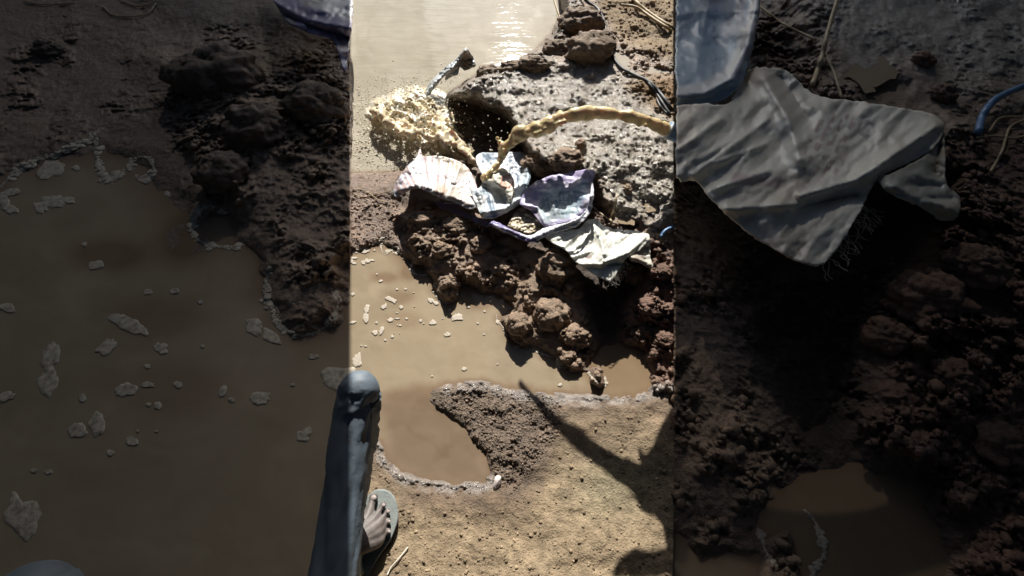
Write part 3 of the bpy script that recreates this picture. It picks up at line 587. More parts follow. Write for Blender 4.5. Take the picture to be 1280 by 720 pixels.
# shaded side pieces
def colL(u, v):
    c = base(u, (.22, .20, .30)); c = cmix(c, (.55, .56, .56), sm(sdist(u, v, [(372, -60), (460, -60), (460, 34), (410, 18), (375, 4)]), 4)); c = cmix(c, (.5, .52, .6), .7 * rows(u, v, 1.2, 9, 5, 61) * (v > 42) * (u > 410)); return dirt(c, u, v, 62, .4, 30)
o = cloth('plastic_sack', [(320, -60), (338, -8), (350, 14), (362, 30), (392, 44), (414, 50), (422, 66), (433, 86), (434, -60)], [(330, -20, .22), (360, 24, .26), (414, 50, .28), (436, 80, .25), (400, 0, .3)], colL,
          [([(345, 5), (380, 26), (436, 36)], .05, 9), ([(352, 16), (400, 36), (434, 46)], -.04, 6)], amp=.02, wl=40, k=11, step=2.2, thick=.005, kk=2)
tag(o, 'dark violet and white sack at the top of the shaded left heap', 'sack')
def colR1(u, v):
    c = base(u, (.25, .34, .42)); c = cmix(c, (.10, .15, .22), .6 * rows(u, v, 1.6, 15, 6, 71, .2, .6, .5) * (u > 880) * (v < 110)); c = cmix(c, (.10, .16, .28), .7 * sm(sdist(u, v, [(878, -20), (912, -20), (905, 18), (885, 14)]), 6)); c = cmix(c, (.45, .46, .48), sm(7 - ldist(u, v, [(946, -30), (945, 10), (934, 50), (912, 92), (878, 112), (842, 118)]), 3)); return dirt(c, u, v, 72, .3, 40, .1)
o = cloth('plastic_sack', [(846, -60), (950, -60), (949, 5), (944, 38), (935, 78), (924, 108), (905, 125), (880, 132), (846, 131)], [(843, -50, .33), (950, -50, .33), (944, 40, .33), (925, 100, .32), (880, 130, .32), (843, 60, .28), (890, 50, .28), (843, 130, .33)], colR1,
          [([(947, -40), (946, 10), (934, 60), (914, 100), (880, 118), (843, 121)], .045, 8), ([(890, -20), (870, 90)], .01, 12)], amp=.01, wl=60, k=12, step=2.2, thick=.006, kk=2)
tag(o, 'dark blue grey sack with rows of print behind the pale tarpaulin', 'sack')
def colR2(u, v):
    c = base(u, (.76, .72, .62)); c = cmix(c, (.38, .22, .23), .6 * rows(u, v, -1.05, 12, 5, 81, .2, .7, .5) * sm(sdist(u, v, [(1020, 145), (1075, 140), (1052, 215), (1000, 240), (995, 200)]), 8))
    c = cmix(c, (.3, .26, .26), .7 * (abs(np.hypot(u - 1083, v - 163) - 9) < 2.5)); c = cmix(c, (.38, .24, .25), .6 * sm(6 - ldist(u, v, [(920, 225), (972, 230)]), 4)); return dirt(c, u, v, 82, .4, 45, .1)
tR = tag(thing('tarpaulin', P(1010, 200, .5)), 'large pale crumpled tarpaulin overhanging the black pit on the shaded right side', 'tarpaulin')
cloth('tarpaulin_sheet', [(846, 133), (880, 131), (908, 131), (920, 112), (937, 88), (962, 86), (985, 91), (1002, 108), (1024, 122), (1062, 127), (1120, 135), (1176, 150), (1170, 182), (1140, 202), (1098, 222), (1080, 255), (1060, 290), (1040, 318), (1022, 333), (990, 324), (955, 305), (920, 280), (888, 248), (868, 226), (846, 221)],
      [(843, 135, .36), (843, 170, .385), (868, 178, .375), (843, 218, .37), (940, 90, .26), (1000, 110, .25), (1176, 150, .25), (1165, 190, .28), (1098, 222, .31), (1022, 332, .28), (950, 300, .29), (880, 240, .32), (1000, 200, .30), (960, 160, .29), (1080, 180, .27)], colR2,
      [([(955, 100), (985, 150), (1000, 200)], .05, 12), ([(975, 96), (1010, 150)], -.03, 8), ([(1000, 246), (1070, 226), (1168, 160)], .05, 9), ([(1000, 258), (1070, 245)], -.055, 9), ([(845, 190), (900, 150)], .02, 5), ([(866, 220), (960, 150)], .025, 6), ([(885, 240), (960, 215)], .03, 7), ([(910, 262), (1000, 256)], .045, 9), ([(893, 205), (955, 182)], .015, 4)], amp=.016, wl=62, ang=-.7, k=8, step=2.0, thick=.005, parent=tR, clear=.03, kk=2)
cloth('side_fold', [(1096, 226), (1138, 206), (1168, 184), (1178, 154), (1182, 195), (1182, 232), (1198, 246), (1194, 272), (1176, 276), (1148, 258), (1116, 244)], [(1100, 226, .32), (1178, 160, .28), (1190, 262, .25)], lambda u, v: dirt(base(u, (.42, .41, .36)), u, v, 83, .5, 30),
      [([(1110, 232), (1150, 250), (1188, 262)], .04, 8), ([(1176, 170), (1168, 215)], -.04, 8)], amp=.014, wl=30, k=9, parent=tR, clear=.03, step=2.4, thick=.005, kk=2)
threads(1026, 332, 1080, 250, .28, 34, 34, tR, .0008, 'frayed_threads')

# ------------------------------------------------------------ water jet, splash, drops
def blobs(name, mat, pts, rads, vox, label, cat, kind=None, n=2, disp=0, dsc=.02):
    v0, f0 = ico(n); co = []; N = len(pts)
    pts = np.asarray(pts); rads = np.asarray(rads)
    co = (pts[:, None] + v0[None] * rads[:, None, None]).reshape(-1, 3); fc = (f0[None] + (np.arange(N) * len(v0))[:, None, None]).reshape(-1, 3)
    o = mesh_np(name, co, fc, mat)
    m = o.modifiers.new('merge', 'REMESH'); m.mode = 'VOXEL'; m.voxel_size = vox; m.use_smooth_shade = True
    s = o.modifiers.new('soften', 'SMOOTH'); s.iterations = 2; s.factor = .5
    if disp:
        tx = bpy.data.textures.new('lumps', 'CLOUDS'); tx.noise_scale = dsc; d = o.modifiers.new('lumps', 'DISPLACE'); d.texture = tx; d.strength = disp; d.mid_level = .5
    tag(o, label, cat, kind=kind); return o
J = spline([(836, 163, .34, 8.5), (812, 153, .37, 8), (788, 146, .385, 8.5), (762, 142, .39, 7.5), (738, 141, .385, 8), (712, 145, .37, 7.5), (694, 151, .35, 8.5), (680, 160, .33, 8.5), (664, 163, .31, 10), (648, 168, .28, 9), (638, 179, .25, 7), (630, 186, .23, 6.5), (627, 198, .2, 4.5), (621, 207, .19, 4), (614, 214, .18, 4), (606, 222, .16, 5)], 14)
pts = []; rr = []
for u, v, h, r in J:
    wob = 1.05 + .35 * float(fbm(np.array(u / 9.), np.array(v / 9.), 3, 6)) + .5 * (vnoise(np.array(u / 5.), np.array(v / 6.), 5) - .5) * (1.4 if u < 700 else 1)
    p = P(u, v, h); Z = float(ray(u, v, h)[3]); pts.append(p); rr.append(r * .9 * wob * Z / FOC)
    for _q in range(random.choice((0, 1, 1, 2) if u < 720 else (0, 0, 1, 1))):
        a = random.uniform(0, 6.28); q = r * random.uniform(.5, .95); pts.append(P(u + q * math.cos(a), v + q * .8 * math.sin(a), h + random.uniform(-.01, .01))); rr.append(r * random.uniform(.16, .5) * Z / FOC)
for (u, v, h, r) in ((625, 178, .24, 3.4), (622, 173, .24, 2.6), (629, 182, .24, 4), (700, 142, .36, 4), (686, 146, .35, 3)): pts.append(P(u, v, h)); rr.append(r * 2.0 / FOC)
for i in range(26):      # strands torn off the jet
    k = random.randrange(60, len(J) - 30) if i < 20 else random.randrange(5, 60); u, v, h, r = J[k]; a = random.uniform(0, 6.28); e = random.uniform(7, 15)
    for j in range(12): t = j / 11; pts.append(P(u + e * t * math.cos(a), v + (e * .7 * math.sin(a) + 2 * t) * t, h - .02 * t * t)); rr.append(r * (.34 - .27 * t) * 2.1 / FOC)
JET.node_tree.nodes['Principled BSDF'].inputs['Transmission Weight'].default_value = .3; JET.node_tree.nodes['Principled BSDF'].inputs['IOR'].default_value = 1.33
blobs('water_jet', JET, [tuple(p) for p in pts], rr, .0045, 'arching jet of thick yellow brown water shooting from the hose', 'water jet', 'stuff', disp=.006, dsc=.05)
SPO = [(456, 140), (470, 126), (495, 116), (520, 108), (545, 112), (558, 122), (566, 145), (580, 170), (600, 200), (604, 214), (590, 212), (565, 196), (540, 184), (505, 176), (475, 166), (462, 155)]
pts = []; rr = []; pw = []; rw = []
for i in range(60):     # streaks thrown up and to the left
    e = (random.uniform(460, 562), 0); ev = 112 + (562 - e[0]) * .28 + random.uniform(-14, 26); ev = min(ev, 172); s0 = (random.uniform(572, 602), random.uniform(180, 212)); pk = random.uniform(.01, .08)
    t0 = random.uniform(0, .7); t1 = min(1, t0 + random.uniform(.1, .45)); m = 16; r0 = random.uniform(.5, 2.2)
    for j in range(m):
        t = t0 + (t1 - t0) * j / (m - 1); u = s0[0] + (e[0] - s0[0]) * t + random.gauss(0, .8); v = s0[1] + (ev - s0[1]) * t - 8 * math.sin(math.pi * t) + random.gauss(0, .8); h = .05 * (1 - t) + pk * 4 * t * (1 - t) + .01
        pts.append(tuple(P(u, v, h))); rr.append(r0 * random.uniform(.7, 1.15) * (1 - .5 * abs(2 * j / m - 1)) * 2.5 / FOC)
for (a, b, c2, d2) in ((476, 150, 500, 158), (466, 138, 482, 142), (484, 156, 520, 170), (500, 150, 545, 176), (540, 152, 556, 182), (552, 150, 566, 182), (560, 168, 596, 206)):
    for j in range(26):
        t = j / 25; pts.append(tuple(P(a + (c2 - a) * t + random.gauss(0, 1.6), b + (d2 - b) * t + random.gauss(0, 1.6), .06 + .03 * math.sin(3 * t)))); rr.append(random.uniform(2, 5) * 2.5 / FOC)
blobs('water_splash', SPJ, pts, rr, .0065, 'yellow brown streaks of splashing water at the sack edge', 'splash', 'stuff', n=1, disp=.004, dsc=.03)
su, sv = np.meshgrid(np.arange(444, 616, .8), np.arange(98, 224, .8)); n1 = fbm(su / 12, sv / 9, 3, 8); dd = sdist(su + 5 * n1, sv + 5 * fbm(su / 12, sv / 9, 3, 18), SPO)
env = np.clip((dd + 3) / 15, 0, 1); an = np.arctan2(sv - 222, su - 612); ra = np.hypot(sv - 222, su - 612)
rd = 1 - np.abs(fbm(an * 7, ra / 26, 4, 44)) * 2.6; rd2 = 1 - np.abs(fbm(su / 5, sv / 4, 4, 47)) * 2.4
hs = env * (.014 + .034 * np.clip(rd, 0, 1) + .008 * rd2 * (.4 + env)) - .004 * (env <= 0)
hs = np.where(env > 0, np.maximum(hs, .001), -.01)
fr = np.clip(.5 + 1.6 * fbm(su / 10, sv / 8, 4, 49) + .5 * (rd2 - .5), 0, 1) * np.clip(1.1 - np.clip((sv - 118 - (su - 460) * .3) / 60, 0, 1), .25, 1)
sc = cmix(base(su, (.66, .58, .40)), (.84, .82, .76), fr); sc = cmix(sc, (.42, .37, .29), np.clip(1 - env * 1.6, 0, 1) * .8)
x, y, z, _ = ray(su, sv, hs)
SPL = rough_mat('churned_froth', attr=True, rough=.1, var=.2, scale=60, bump=.3, bscale=70, bdist=.006, sss=.15)
o = mesh_np('churned_water', np.stack([x, y, z], -1), grid_faces(*su.shape), SPL, col=sc); tag(o, 'pale churned froth where the jet hits the pool', 'froth', kind='stuff')
DROP = rough_mat('water_drops', (.80, .74, .60), rough=.08, var=.1, bump=0)
n = 700; a = RNG.normal(0, 1, (n, 2)); U_ = 515 + a[:, 0] * 34; V_ = 150 + a[:, 1] * 26; h = np.abs(RNG.normal(0, .07, n)) + .01; h = np.maximum(h, ground_h(U_, V_) + .01); r = RNG.uniform(.4, 1.3, n) ** 1.5 * 2.3 / FOC
U2 = RNG.uniform(585, 640, 24); V2 = RNG.uniform(140, 190, 24); x, y, z, Z = ray(np.concatenate([U_, U2]), np.concatenate([V_, V2]), np.concatenate([h, np.full(24, .2)]))
a = RNG.normal(0, 1, (900, 2)); U3 = 522 + a[:, 0] * 30 - a[:, 1] * 6; V3 = 146 + a[:, 1] * 22 + a[:, 0] * 9; h3 = np.maximum(.01 + .12 * RNG.random(900) ** 1.6, ground_h(U3, V3) + .008)
x3, y3, z3, _ = ray(U3, V3, h3); o = many('water_drops', DROP, np.stack([x3, y3, z3], -1), RNG.uniform(.25, .6, 900) * 2.4 / FOC, 1, .1, (1, 1, 1.6)); tag(o, 'mist of very fine spray over the splash', 'spray', kind='stuff')
o = many('water_drops', DROP, np.stack([x, y, z], -1), np.concatenate([r, RNG.uniform(.3, 1.3, 24) * 2.1 / FOC]), 1, .1); tag(o, 'fine drops flying around the splash', 'drops', kind='stuff')
n = 2600; U_ = RNG.normal(490, 34, n); V_ = RNG.normal(158, 30, n); ok = (U_ > 439) & (ground_h(U_, V_) < 0) & (V_ > 95); U_ = U_[ok]; V_ = V_[ok]
x, y, z, Z = ray(U_, V_, .001); o = many('bubbles', DROP, np.stack([x, y, z], -1), RNG.uniform(.3, .9, len(U_)) * 2.3 / FOC, 1, .1, (1.3, 1, .6)); tag(o, 'tiny bubbles and specks on the pool around the splash', 'bubbles', kind='stuff')

# ------------------------------------------------------------ hose, cables, twigs
t = tag(thing('water_hose', P(842, 166, .35)), 'blue hose end pouring the brown jet', 'hose')
hp = spline([tuple(P(835.5, 162.5, .34)), tuple(P(842, 165.5, .332)), tuple(P(860, 172, .305)), tuple(P(885, 180, .26)), tuple(P(925, 188, .16))], 8)
c, f = tube_np(hp, .031, 20); o = mesh_np('hose_pipe', c, f, BLUEP); under(o, t)
c, f = tube_np([tuple(Vector(hp[0]) + (Vector(hp[0]) - Vector(hp[2])) * .05), hp[0], hp[2]], .0335, 20); o = mesh_np('nozzle_ring', c, f, rough_mat('pale_plastic', (.5, .56, .6), rough=.3)); under(o, t)
def run(name, pl, r, mat, label, cat, lift=.004, group=None, lump=0, n=8, taper=None):
    q = spline(pl, n); pts = []
    for p in q:
        u, v = p[0], p[1]; h = float(gh(u, v)) + r * .8 + lift + (p[2] if len(p) > 2 else 0); pts.append(P(u, v, max(h, .002)))
    rad = r if taper is None else list(np.linspace(r, r * taper, len(pts)))
    c, f = tube_np(pts, rad, 8, lump); o = mesh_np(name, c, f, mat); return tag(o, label, cat, group)
run('cable', [(724, -14, .02), (733, 1, .02), (747, 11, .01), (755, 26, 0), (759, 46, 0), (764, 66, 0), (776, 84, 0), (794, 94, 0), (812, 103, 0), (828, 120, 0), (843, 142, 0)], .008, BLACK, 'thick black cable curving past the craggy clod to the small pool', 'cable')
run('cable', [(748, 12, 0), (750, 30, 0), (756, 50, 0), (762, 68, 0)], .006, BLACK, 'short thin black cable lying along the left of the thick one', 'cable')
run('cable', [(808, 100, 0), (820, 116, 0), (829, 130, 0), (838, 144, 0)], .006, BLACK, 'thin cable ending beside the thick one at the right edge', 'cable')
run('cable', [(821, 124, 0), (826, 134, 0), (834, 142, 0)], .005, BLACK, 'stub of black cable below the other cables', 'cable')
run('stick', [(786, -12, .01), (797, 4, .01), (818, 20, .01), (843, 36, .01)], .009, STRAW, 'long pale forked stick lying at the top right', 'stick', taper=.8)
run('stick', [(776, 6, .01), (795, 9, .01), (815, 22, .01), (842, 40, .01)], .007, STRAW, 'thin brown stick lying against the long pale one', 'stick')
run('rope', [(690, -12, .01), (694, 4, 0), (698, 16, 0), (703, 28, 0)], .006, STRAW, 'short pale rope dropping into the pool corner', 'rope')
run('twig', [(766, 280, .01), (763, 272, .01), (768, 262, .01), (771, 244, .02)], .0035, STRAW, 'upright dry twig behind the large white sack', 'twig')
run('twig', [(738, 256, .01), (750, 266, .01), (764, 276, .01)], .003, STRAW, 'dry twig slanting from the lavender sack', 'twig')
run('stem', [(484, 719, 0), (489, 709, 0), (497, 700, 0), (510, 684, 0)], .0018, rough_mat('pale_stem', (.72, .68, .58), rough=.5), 'thin white curved stem on the dry soil by the sandal', 'stem', n=6)
run('rag', [(826, 296, .01), (832, 288, .012), (843, 283, .015)], .006, BLUEP, 'torn blue plastic strip at the right edge of the slope', 'plastic strip')
run('twig', [(1015, 108, .01), (1026, 75, .03), (1036, 35, .05), (1050, -12, .05)], .012, STRAW, 'thick dry twig rising behind the pale tarpaulin', 'twig', taper=.7)
run('twig', [(950, 8, .01), (980, 30, .02), (1020, 50, .02)], .006, STRAW, 'thin twig crossing the thick one behind the tarpaulin', 'twig')
run('twig', [(1052, 122, .01), (1042, 90, .02), (1030, 66, .02)], .006, STRAW, 'broken twig leaning on the thick one', 'twig')
run('rag', [(1223, 165, .01), (1228, 145, .02), (1242, 126, .03), (1262, 115, .03), (1290, 104, .03)], .014, BLUEP, 'bright blue torn strip on the shaded right slope', 'plastic strip')
for pl, lb in (([(1222, 172), (1245, 170), (1268, 173), (1285, 168)], 'pale root lying level below the bright blue strip'), ([(1236, 165), (1250, 148), (1276, 146)], 'pale root curling round the bright blue strip'), ([(1238, 215), (1252, 190), (1262, 160), (1280, 150)], 'pale root reaching down the shaded right slope')):
    run('root', pl, .005, STRAW, lb, 'root', lift=.01)
for pl, lb in (([(30, 2), (60, 6), (95, 3)], 'pale stringy root at the top of the shaded left bank'), ([(128, 8), (146, 20), (182, 18), (195, 4)], 'looped pale root on the shaded left bank'), ([(150, 0), (175, 8), (200, 0)], 'short pale root above the looped one'), ([(438, 240), (452, 246), (470, 243), (488, 239)], 'thin pale root reaching to the pleated sack'), ([(440, 236), (455, 238), (472, 249), (484, 253)], 'curly pale root left of the pleated sack')):
    run('root', pl, .004 if pl[0][0] < 300 else .0018, STRAW, lb, 'root')
# white scrap
vs0, fs0 = ico(3); o = mesh_np('paper_scrap', vs0 * np.array([.011, .019, .008]) * (1 + .25 * fbm(vs0[:, 0] * 2, vs0[:, 1] * 2 + vs0[:, 2], 3, 3)[:, None]), fs0, rough_mat('white_scrap', (.75, .66, .62), rough=.4)); o.location = P(621.5, 603, float(gh(621, 603)) + .012); o.rotation_euler = (.3, .2, -.25)
tag(o, 'small white scrap at the rim of the round puddle', 'scrap')

# ------------------------------------------------------------ foam
def foam_blob(cs, k, h=.0012, thick=.001):
    """cs: list of (u,v,ru,rv,angle) lobes -> one irregular flat patch"""
    parts = []
    for (u, v, a, b, an) in cs:
        n = 40; rings = [(1, 0), (.97, .6), (.7, .95), (.35, 1)]; co = []
        for f, z in rings:
            for i in range(n):
                t = 2 * math.pi * i / n; w = 1 + .55 * float(fbm(np.array(math.cos(t) * 1.5 + k * 3.1 + u), np.array(math.sin(t) * 1.5 + v), 4, 91)); x0 = a * w * f * math.cos(t); y0 = b * w * f * math.sin(t)
                co.append(tuple(P(u + x0 * math.cos(an) - y0 * math.sin(an), v + x0 * math.sin(an) + y0 * math.cos(an), h + z * thick)))
        co.append(tuple(P(u, v, h + thick))); fc = []
        for r_ in range(len(rings) - 1):
            for i in range(n): fc.append((r_ * n + i, r_ * n + (i + 1) % n, (r_ + 1) * n + (i + 1) % n, (r_ + 1) * n + i))
        for i in range(n): fc.append(((len(rings) - 1) * n + i, (len(rings) - 1) * n + (i + 1) % n, len(co) - 1))
        parts.append((co, fc))
    return merge(parts)
BIG = [([(62, 211, 17, 10, -.2), (54, 218, 8, 6, 0)], 'rounded triangular foam patch'), ([(13, 241, 13, 5, -.1), (5, 252, 6, 9, 0), (14, 262, 11, 5, .1)], 'C shaped foam patch'), ([(50, 259, 9, 8, 0), (66, 252, 15, 8, -.1), (84, 250, 10, 4, .1)], 'knobbly winged foam patch'), ([(222, 240, 17, 9, .1)], 'oblong foam patch under the dark heap'),
       ([(154, 403, 16, 8, .35), (170, 410, 13, 9, .5)], 'bean shaped foam patch'), ([(133, 434, 15, 8, -.7)], 'small slanting oval foam patch'), ([(201, 436, 9, 8, 0)], 'round foam patch beside the bean shaped one'), ([(64, 444, 10, 18, .3), (61, 478, 12, 18, .1)], 'tall upright foam patch'), ([(122, 530, 10, 17, .15)], 'upright oval foam patch of a pair'), ([(96, 538, 12, 9, -.3)], 'lower rounded foam patch of a pair'),
       ([(157, 487, 13, 8, -.2)], 'egg shaped foam patch'), ([(185, 481, 9, 3.5, 0)], 'thin foam streak beside the egg shaped patch'), ([(318, 409, 13, 10, .3), (338, 420, 14, 8, .5)], 'long slanting foam patch'), ([(325, 498, 13, 10, 0)], 'blocky foam patch in open water'), ([(423, 474, 21, 15, -.1)], 'widest foam patch'), ([(27, 645, 18, 28, -.1)], 'largest upright foam patch'), ([(8, 496, 13, 6, -.2)], 'flat foam patch at the edge'), ([(378, 545, 8, 7, 0), (384, 540, 5, 6, 0)], 'double lobed foam patch'), ([(360, 385, 14, 12, .2), (350, 372, 7, 12, 0), (385, 397, 14, 5, 0)], 'thick foam collar at the clod tip'), ([(278, 490, 5, 8, .4)], 'small leaning foam fleck')]
SMALL = [(95, 210, 5, 3.5), (120, 332, 9, 6), (165, 552, 7, 6), (138, 566, 5, 4), (197, 508, 6, 4.5), (186, 506, 3, 3), (103, 497, 5, 5), (185, 365, 5, 4), (290, 500, 4, 3), (222, 481, 6, 4), (218, 364, 6, 4), (392, 446, 6, 3), (250, 378, 4, 2.5), (184, 458, 4, 2.5), (9, 385, 9, 6), (105, 305, 4, 3), (172, 539, 2, 2), (195, 539, 2, 2), (328, 375, 4, 3), (253, 433, 3, 2), (60, 590, 6, 3), (42, 588, 4, 3), (366, 481, 3, 2), (40, 150, 0, 0)]
def put_foam(lobes, label, k, group, side):
    c, f = foam_blob(lobes, k); o = mesh_np('foam_patch', c, f, FOAM_SHADED if side else FOAM); tag(o, label, 'foam', group)
i = 0
for lobes, nm in BIG:
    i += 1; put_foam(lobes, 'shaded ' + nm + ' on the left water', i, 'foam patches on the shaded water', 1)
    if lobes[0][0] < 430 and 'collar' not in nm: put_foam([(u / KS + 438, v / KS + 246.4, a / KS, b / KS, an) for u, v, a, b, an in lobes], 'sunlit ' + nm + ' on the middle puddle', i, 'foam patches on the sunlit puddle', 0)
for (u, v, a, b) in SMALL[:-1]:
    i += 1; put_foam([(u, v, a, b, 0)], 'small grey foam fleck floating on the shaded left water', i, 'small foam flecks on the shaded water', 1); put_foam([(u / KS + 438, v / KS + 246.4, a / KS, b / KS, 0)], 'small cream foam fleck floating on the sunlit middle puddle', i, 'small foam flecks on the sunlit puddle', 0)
for (u, v, a, b) in ((560, 418, 3.2, 2.2), (646, 434, 3.6, 2), (580, 461, 3.2, 2.6), (594, 481, 2, 1.6), (606, 389, 1.6, 1.3), (586, 384, 1.7, 1.3), (597, 404, 1.4, 1.2), (612, 372, 1.6, 1.3), (605, 418, 1.4, 1.1), (622, 455, 1.2, 1), (658, 452, 1.4, 1.1), (540, 470, 1.2, 1), (566, 400, 1.3, 1), (700, 481, 3, 2)):
    i += 1; put_foam([(u, v, a, b, 0)], 'small cream foam fleck floating on the sunlit middle puddle', i, 'small foam flecks on the sunlit puddle', 0)
def foam_line(pl, wpx, label, h=.003, mat=None):
    q = spline(pl, 60); L = np.concatenate([[0], np.cumsum(np.hypot(*np.diff(q, axis=0).T))]); n = int(L[-1] / wpx * 5) + 6
    t = RNG.uniform(0, L[-1], n); w = wpx * (.3 + 1.5 * vnoise(t / wpx / 3, t * 0 + len(label), 3)); u = np.interp(t, L, q[:, 0]) + RNG.normal(0, .45, n) * w; v = np.interp(t, L, q[:, 1]) + RNG.normal(0, .4, n) * w
    x, y, z, Z = ray(u, v, np.maximum(np.array([float(gh(a_, b_)) for a_, b_ in zip(u, v)]), 0) + .001)
    o = many('foam_edge', mat or FOAM, np.stack([x, y, z], -1), w * RNG.uniform(.35, .95, n) / FOC * Z, 2, .06, (1, .9, .22)); tag(o, label, 'foam', 'foam lines along the shore')
LN = [([(438, 320), (447, 312), (460, 307), (470, 303), (478, 297)], 1.6, 'foam line drawn along the sunlit left bank'), ([(526, 330), (519, 328), (514, 334), (516, 341), (526, 344), (534, 343)], 1.2, 'foam loop around the muddy shoal left of the heap tip'), ([(545, 352), (543, 360), (546, 370), (551, 377), (560, 378), (569, 373), (571, 362)], 1.5, 'foam ring hugging the heap tip'),
      ([(620, 393), (622, 402), (628, 408), (633, 415)], 1.2, 'foam line at the left foot of the shadowed bank'), ([(634, 418), (650, 430), (672, 440), (692, 447)], .7, 'thin foam thread below the shadowed bank'), ([(697, 446), (699, 453), (703, 458), (709, 460)], 2.6, 'thick white foam hook at the small clod'), ([(735, 466), (742, 474), (748, 481), (757, 480), (756, 470)], 1.2, 'foam trace around the little mud islet'),
      ([(476, 300), (477, 312), (481, 318), (486, 314)], 1.4, 'wriggling foam trace at the left bank lumps'), ([(489, 312), (493, 317), (498, 315), (497, 309), (491, 309), (489, 313)], 1.2, 'small foam ring beside the left bank lumps')]
for pl, w, lb in LN: foam_line(pl, w, lb)
for pl, w, lb in LN:
    if pl[0][0] < 576: foam_line([((u - 438) * KS, (v - 246.4) * KS) for u, v in pl], w * KS * .8, 'shaded ' + lb.replace('sunlit ', ''), .004, FOAM_SHADED)
for c3, lb in (([(1008, 640), (1020, 655), (1030, 690), (1012, 722)], 'faint foam trace beside the shaded islet'), ([(948, 660), (958, 690), (972, 712)], 'foam trace at the foot of the black pit')): foam_line(c3, 3, lb, .003, FOAM_SHADED)

# ------------------------------------------------------------ person crouching at the left
SKIN = rough_mat('dusty_skin', (.135, .115, .105), rough=.55, var=.25, scale=55, bump=.4, bscale=220, bdist=.0015, sss=.05)
TROUS = rough_mat('blue_trousers', (.125, .16, .195), rough=.6, var=.14, scale=26, bump=.35, bscale=26, bdist=.008)
SHIRT = rough_mat('grey_shirt', (.2, .2, .19), rough=.8, var=.1)
pt = tag(thing('person', P(455, 700, .05)), 'crouching person in blue grey trousers and grey sandal beside the round puddle', 'person')
def chain(pts, n=10):
    q = spline(pts, n); return [tuple(a[:3]) for a in q], [a[3] for a in q]
def W3(u, v, h, r): p = P(u, v, h); return (p.x, p.y, p.z, r)
GZ = float(gh(475, 650)); SO = GZ + .022
foot = []
ank = (433, 688, SO + .065)
for tip, base_, r0, r1 in (((467, 622), (459, 648), .0165, .0125), ((479, 631), (466, 652), .013, .0085), ((484.5, 639), (471, 658), .0125, .008), ((485.5, 651), (472, 666), .012, .0078), ((485.5, 663.5), (471, 677), .012, .0075)):
    foot.append(chain([W3(ank[0], ank[1], ank[2] - .02, .028), W3((ank[0] * .5 + base_[0] * .5), (ank[1] * .5 + base_[1] * .5), SO + .042, .022), W3(base_[0], base_[1], SO + .024, .0165), W3(base_[0] * .35 + tip[0] * .65, base_[1] * .35 + tip[1] * .65, SO + .017, r1 * .82), W3(tip[0], tip[1], SO + .011, r1)], 8))
foot.append(chain([W3(ank[0] - 1, ank[1], ank[2] + .03, .026), W3(ank[0], ank[1], ank[2], .034), W3(434, 708, SO + .035, .031), W3(436, 718, SO + .028, .028)], 8))
fp = [p for q in foot for p in q[0]]; fr = [r for q in foot for r in q[1]]
def remeshed(pts, rads, vox, n=2):
    v0, f0 = ico(n); co = (np.array(pts)[:, None] + v0[None] * np.array(rads)[:, None, None]).reshape(-1, 3); fc = (f0[None] + (np.arange(len(pts)) * len(v0))[:, None, None]).reshape(-1, 3)
    o = mesh_np('tmp', co, fc, SKIN); m = o.modifiers.new('r', 'REMESH'); m.mode = 'VOXEL'; m.voxel_size = vox; s = o.modifiers.new('s', 'SMOOTH'); s.iterations = 3
    dg = bpy.context.evaluated_depsgraph_get(); me = o.evaluated_get(dg).to_mesh(); r = ([tuple(v.co) for v in me.vertices], [tuple(p.vertices) for p in me.polygons]); bpy.data.objects.remove(o); return r
knee = W3(449, 488, .50, .036); kn = Vector(knee[:3]); hipR = Vector((-.335, -.20, .33)); hipL = Vector((-.54, -.18, .33)); kneeL = Vector((-.86, .045, .44)); ankL = Vector((-.84, -.2, .10))
ankR = P(ank[0], ank[1], ank[2])
SHN = [W3(435, 648, .16, .024), W3(441, 607, .22, .024), W3(446, 580, .27, .025), W3(450, 547, .36, .026), W3(450, 512, .45, .028)]
body = [chain([(*ankR, .028)] + SHN + [(*kn, .028)]), chain([(*kn, .034), (kn.x * .5 + hipR.x * .5 - .01, kn.y * .5 + hipR.y * .5, kn.z * .5 + hipR.z * .5 - .02, .034), (*hipR, .06)]), chain([(*kneeL, .055), (*hipL, .08)]), chain([(*ankL, .036), (*(ankL * .5 + kneeL * .5), .045), (*kneeL, .052)]), chain([(*ankL, .036), (ankL.x, ankL.y + .05, .07, .032), (ankL.x, ankL.y + .15, .065, .022)]),
        chain([(-.5, -.06, .36, .10), (-.54, -.14, .5, .115), (-.54, -.2, .66, .12), (-.54, -.23, .8, .12), (-.54, -.24, .88, .08)]), chain([(-.61, -.06, .36, .10), (-.57, -.14, .5, .115), (-.57, -.2, .66, .12), (-.57, -.23, .8, .12)]), chain([(-.38, -.24, .84, .05), (-.55, -.25, .87, .06), (-.72, -.24, .84, .05)]),
        chain([(-.55, -.25, .88, .055), (-.55, -.25, .97, .052)]), chain([(-.55, -.25, 1.0, .07), (-.55, -.24, 1.06, .085), (-.55, -.25, 1.11, .08)]), chain([(-.55, -.165, 1.04, .014), (-.55, -.155, 1.025, .016)]),
        chain([(-.37, -.24, .84, .048), (-.34, -.16, .62, .038), (-.40, -.06, .50, .03), (-.47, -.02, .46, .025)]), chain([(-.73, -.24, .84, .048), (-.76, -.16, .62, .038), (-.68, -.06, .50, .03), (-.61, -.02, .46, .025)])]
for sx, hx in ((1, -.47), (-1, -.61)):
    for j in range(5): body.append(chain([(hx, -.02, .46, .018), (hx - sx * (.03 + .004 * j), .0 + .016 * (j - 2), .455, .010), (hx - sx * .07, .01 + .016 * (j - 2), .44, .008)], 5))
body = body[:5] + [([(p[0] + .12, p[1] - .07, p[2]) for p in q[0]], q[1]) for q in body[5:]]
